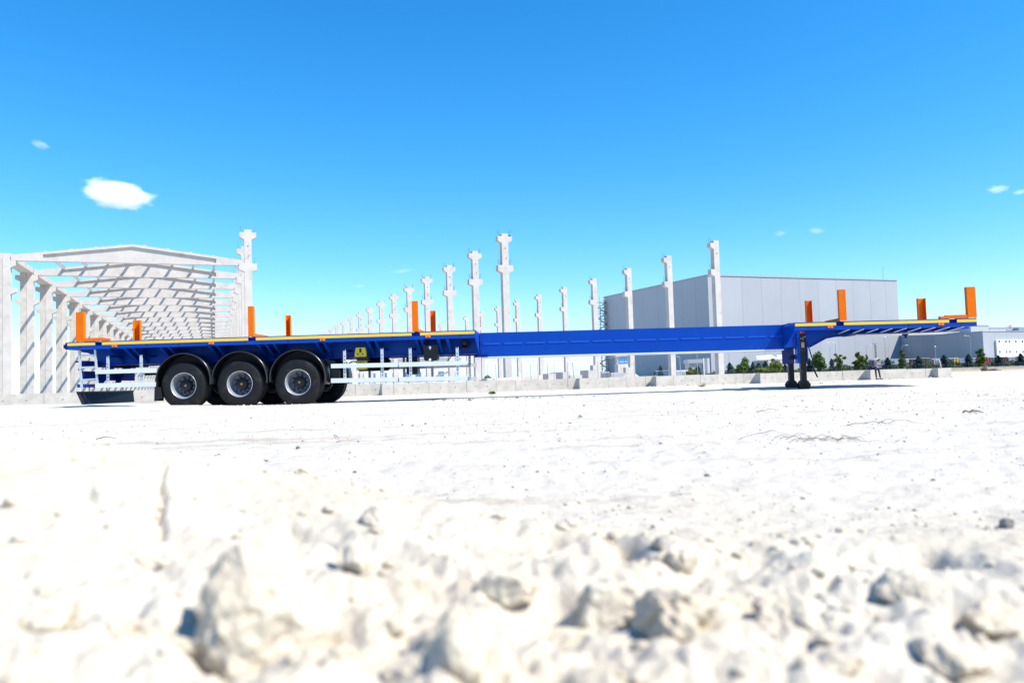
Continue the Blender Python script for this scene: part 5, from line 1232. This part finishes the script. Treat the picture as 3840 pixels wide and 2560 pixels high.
# lean-to frame
D = 110; t = empty('site_canopy', (gx(1560, D), D, -.2)); tag(t, 'light steel canopy with a dark sloping roof in front of the site building', 'canopy'); L = gx(1690, D) - gx(1560, D)
MB().hexa([(L * .55, 0, 1.6), (L, 0, 2.3), (L, 3, 2.3), (L * .55, 3, 1.6), (L * .55, 0, 1.75), (L, 0, 2.45), (L, 3, 2.45), (L * .55, 3, 1.75)]).build('roof', M['trim'], t)
for (a, b) in (((0, 0, 1.0), (L * .5, 0, 2.4)), ((0, 0, 1.0), (L * .55, 0, 1.1)), ((L * .25, 0, 0), (L * .25, 0, 1.7)), ((L * .6, 0, 0), (L * .6, 0, 1.62)), ((L * .95, 0, 0), (L * .95, 0, 2.25))): MB().tube([a, b], .07, 6).build('strut', M['galv'], t)

# ------------------------------------------------------------------ seated person
def skin_obj(name, chains, m, parent, sub=2):
    vs = []; es = []; rad = []; idx = {}
    def vid(p, r):
        k = tuple(round(c, 4) for c in p)
        if k not in idx: idx[k] = len(vs); vs.append(p); rad.append(r)
        return idx[k]
    for ch in chains:
        prev = None
        for (p, r) in ch:
            i = vid(p, r)
            if prev is not None and prev != i: es.append((prev, i))
            prev = i
    me = bpy.data.meshes.new(name); me.from_pydata(vs, es, []); me.materials.append(m)
    o = link(name, me, parent); md = o.modifiers.new('skin', 'SKIN'); md.use_smooth_shade = True
    for i, r in enumerate(rad):
        rr_ = r if isinstance(r, tuple) else (r, r); me.skin_vertices[0].data[i].radius = rr_; me.skin_vertices[0].data[i].use_root = (i == 0)
    o.modifiers.new('sub', 'SUBSURF').levels = sub; o.modifiers['sub'].render_levels = sub
    return o
DP = 48.2
seat = at(3256, 1391, DP); zgP = gz(seat.x, seat.y - .6)
person = empty('person', (seat.x, DP - .12, 0), R(-18)); tag(person, 'person in grey hooded top and navy trousers hunched on the wall looking at their hands', 'person')
zs_ = .47; zfoot = zgP + .05
hip = (0.02, 0, zs_ + .11)
def leg_(y, kx, kz, fx, fy): return [((0.02, y, zs_ + .09), .10), ((kx * .5, y, (zs_ + .09 + kz) / 2 + .02), .085), ((kx, fy, kz), .066), ((kx + (fx - kx) * .5, fy, (kz + zfoot) / 2), .055), ((fx, fy, zfoot + .06), .042)]
L1 = leg_(-.12, .34, zs_ + .03, .36, -.16); L2 = leg_(.10, .52, zs_ + .0, .60, .0)
spine = [(hip, .145), ((.07, 0, zs_ + .27), .15), ((.20, 0, zs_ + .44), .16), ((.33, 0, zs_ + .53), .12)]
neck = [((.33, 0, zs_ + .53), .07), ((.44, 0, zs_ + .555), .055), ((.52, 0, zs_ + .545), .08), ((.585, 0, zs_ + .505), .095), ((.61, 0, zs_ + .42), .06)]
def arm_(y): s = 1 if y > 0 else -1; return [((.27, y * .5, zs_ + .50), .08), ((.29, y, zs_ + .46), .066), ((.26, y * 1.15, zs_ + .22), .052), ((.44, y * .75, zs_ + .12), .042), ((.56, y * .45, zs_ + .14), .034)]
body = skin_obj('body', [[(hip, .11)] + [(p, r * .72) for p, r in spine[1:]], neck] + [[(hip, .11)] + [(p, r * .75) for p, r in l_] for l_ in (L1, L2)] + [[((.33, 0, zs_ + .53), .07)] + [(p, r * .7) for p, r in arm_(y)] for y in (-.19, .19)], M['skin'], person)
for y in (-.085, .085):
    b = (.56, y, zs_ + .14); s = -1 if y < 0 else 1; ch = [[((.555, y, zs_ + .14), .022), ((.60, y * .9, zs_ + .145), .028), ((.64, y * .75, zs_ + .14), .026)]]
    for f in range(4): ch.append([((.64, y * .75, zs_ + .14), .026), ((.665, y * .75 + (f - 1.5) * .018, zs_ + .145), .010), ((.695 - .004 * abs(f - 1), y * .62 + (f - 1.5) * .017, zs_ + .13), .009), ((.70, y * .5 + (f - 1.5) * .016, zs_ + .108), .008)])
    ch.append([((.60, y * .9, zs_ + .145), .028), ((.625, y * .45, zs_ + .165), .011), ((.65, y * .3, zs_ + .165), .009)])
    skin_obj('hand', ch, M['skin'], person, 1)
skin_obj('hooded_top', [[(p, r * 1.15) for p, r in spine]] + [[((.33, 0, zs_ + .53), .12)] + arm_(y)[:4] for y in (-.19, .19)], M['hoodie'], person)
skin_obj('trousers', [[(hip, .115)] + L1, [(hip, .115)] + L2], M['navy'], person)
for (x, y) in ((.36, -.16), (.60, .0)): skin_obj('shoe', [[((x - .06, y, zfoot + .02), .045), ((x + .05, y, zfoot + .01), .045), ((x + .16, y, zfoot - .005), .035)]], M['dark'], person, 1)
skin_obj('hood', [[((.24, 0, zs_ + .57), .06), ((.34, 0, zs_ + .58), .085), ((.44, 0, zs_ + .585), .085), ((.53, 0, zs_ + .595), .09), ((.60, 0, zs_ + .575), .06)]], M['scarf'], person, 2)
skin_obj('hair', [[((.44, 0, zs_ + .50), .07), ((.50, 0, zs_ + .585), .10), ((.59, 0, zs_ + .575), .09), ((.645, 0, zs_ + .52), .04)]], M['hair'], person, 2)
mb = MB(); hd_ = Vector((.585, 0, zs_ + .50))
for y in (-.032, .032): mb.add(ICO1[0] * .010 + np.array([.665, y, zs_ + .50]), ICO1[1], 0, True)
mb.build('eyes', M['hair'], body); MB().tube([(.66, 0, zs_ + .51), (.685, 0, zs_ + .47)], [.008, .014], 6).build('nose', M['skin'], body); MB().box(.655, .668, -.022, .022, zs_ + .438, zs_ + .445).build('mouth', M['sticker'], body)
for y in (-.083, .083): MB().add(ICO1[0] * np.array([.022, .010, .03]) + np.array([.56, y, zs_ + .51]), ICO1[1], 0, True).build('ear', M['skin'], body)
ph = MB().box(.63, .70, -.035, .035, zs_ + .155, zs_ + .163).build('handset', M['dark'], None, (seat.x, DP - .12, 0), R(-18)); tag(ph, 'small dark handset held in the seated person\'s hands', 'phone')

# ------------------------------------------------------------------ clouds
def cloud_mat(name, dens, sc, thr):
    m = bpy.data.materials.new(name); m.use_nodes = True; n = m.node_tree.nodes; l = m.node_tree.links; n.remove(n['Principled BSDF'])
    out = n['Material Output']; pv = n.new('ShaderNodeVolumePrincipled'); pv.inputs['Color'].default_value = (1, 1, 1, 1); pv.inputs['Anisotropy'].default_value = 0.0
    tc = n.new('ShaderNodeTexCoord'); nz = n.new('ShaderNodeTexNoise'); nz.inputs['Scale'].default_value = sc; nz.inputs['Detail'].default_value = 5; nz.inputs['Roughness'].default_value = .6
    l.new(tc.outputs['Object'], nz.inputs['Vector'])
    ln = n.new('ShaderNodeVectorMath'); ln.operation = 'LENGTH'; l.new(tc.outputs['Object'], ln.inputs[0])
    mr = n.new('ShaderNodeMapRange'); mr.inputs['From Min'].default_value = .95; mr.inputs['From Max'].default_value = .35; mr.inputs['To Min'].default_value = -.30; mr.inputs['To Max'].default_value = .30
    l.new(ln.outputs['Value'], mr.inputs['Value'])
    ad = n.new('ShaderNodeMath'); ad.operation = 'ADD'; l.new(nz.outputs['Fac'], ad.inputs[0]); l.new(mr.outputs[0], ad.inputs[1])
    m2 = n.new('ShaderNodeMapRange'); m2.inputs['From Min'].default_value = thr; m2.inputs['From Max'].default_value = thr + .45; m2.inputs['To Max'].default_value = dens; l.new(ad.outputs[0], m2.inputs['Value'])
    l.new(m2.outputs[0], pv.inputs['Density']); l.new(pv.outputs[0], out.inputs['Volume']); return m
CL = [(435, 726, 320, 118, .05, .05, .42, 'large plump white cloud above the open hall', -10), (150, 542, 110, 46, .03, .02, .5, 'small torn wisp of cloud above the large cloud', -20),
      (3742, 709, 110, 40, .03, .03, .45, 'small flat cloud high over the loading building', 2), (3825, 720, 80, 26, .03, .03, .45, 'sliver of cloud beside the small flat cloud', 6),
      (2926, 875, 70, 30, .03, .02, .48, 'tiny faint cloud over the warehouse', 2), (3062, 865, 90, 32, .03, .02, .48, 'tiny streaky cloud over the warehouse beside the faint one', -8),
      (1510, 1016, 130, 22, .03, .012, .5, 'faint cloud streak over the row of double corbel columns', 5), (1347, 1073, 66, 18, .03, .02, .48, 'pale cloud scrap low over the shorter columns', 2), (1195, 1057, 40, 14, .03, .012, .5, 'faintest cloud scrap low beside the hall', 2)]
for i, (px, py, wp, hp, _, dens, thr, lb, rot) in enumerate(CL):
    D = 1800; p = at(px, py, D); k = D / F_PX; s = (wp * k / 2 * 1.15, wp * k / 2 * .8, hp * k / 2 * 1.25)
    m = cloud_mat(f'cloud_vapour_{i}', dens * (1.1 if i == 0 else .9), 2.2 + .3 * i, thr + (0 if i == 0 else .04))
    v = ICO3[0] * (1 + .18 * fbm(ICO3[0][:, 0] * 1.5 + i * 7, ICO3[0][:, 1] * 1.5 + ICO3[0][:, 2], 3))[:, None]
    o = MB().add(v, ICO3[1], 0, True).build('cloud', m, None, p); o.scale = s; o.rotation_euler = (0, R(-rot), 0); tag(o, lb, 'cloud', 'small fair-weather clouds')
for o in bpy.data.objects:
    if o.name.split('.')[0] in ('hand_hole', 'post_slots', 'bracket_slots', 'bolt', 'grip_slot', 'slot', 'stems', 'weld_seam', 'foliage', 'crown'):
        if o.name.split('.')[0] not in ('crown', 'foliage'): o['kind'] = 'stuff'
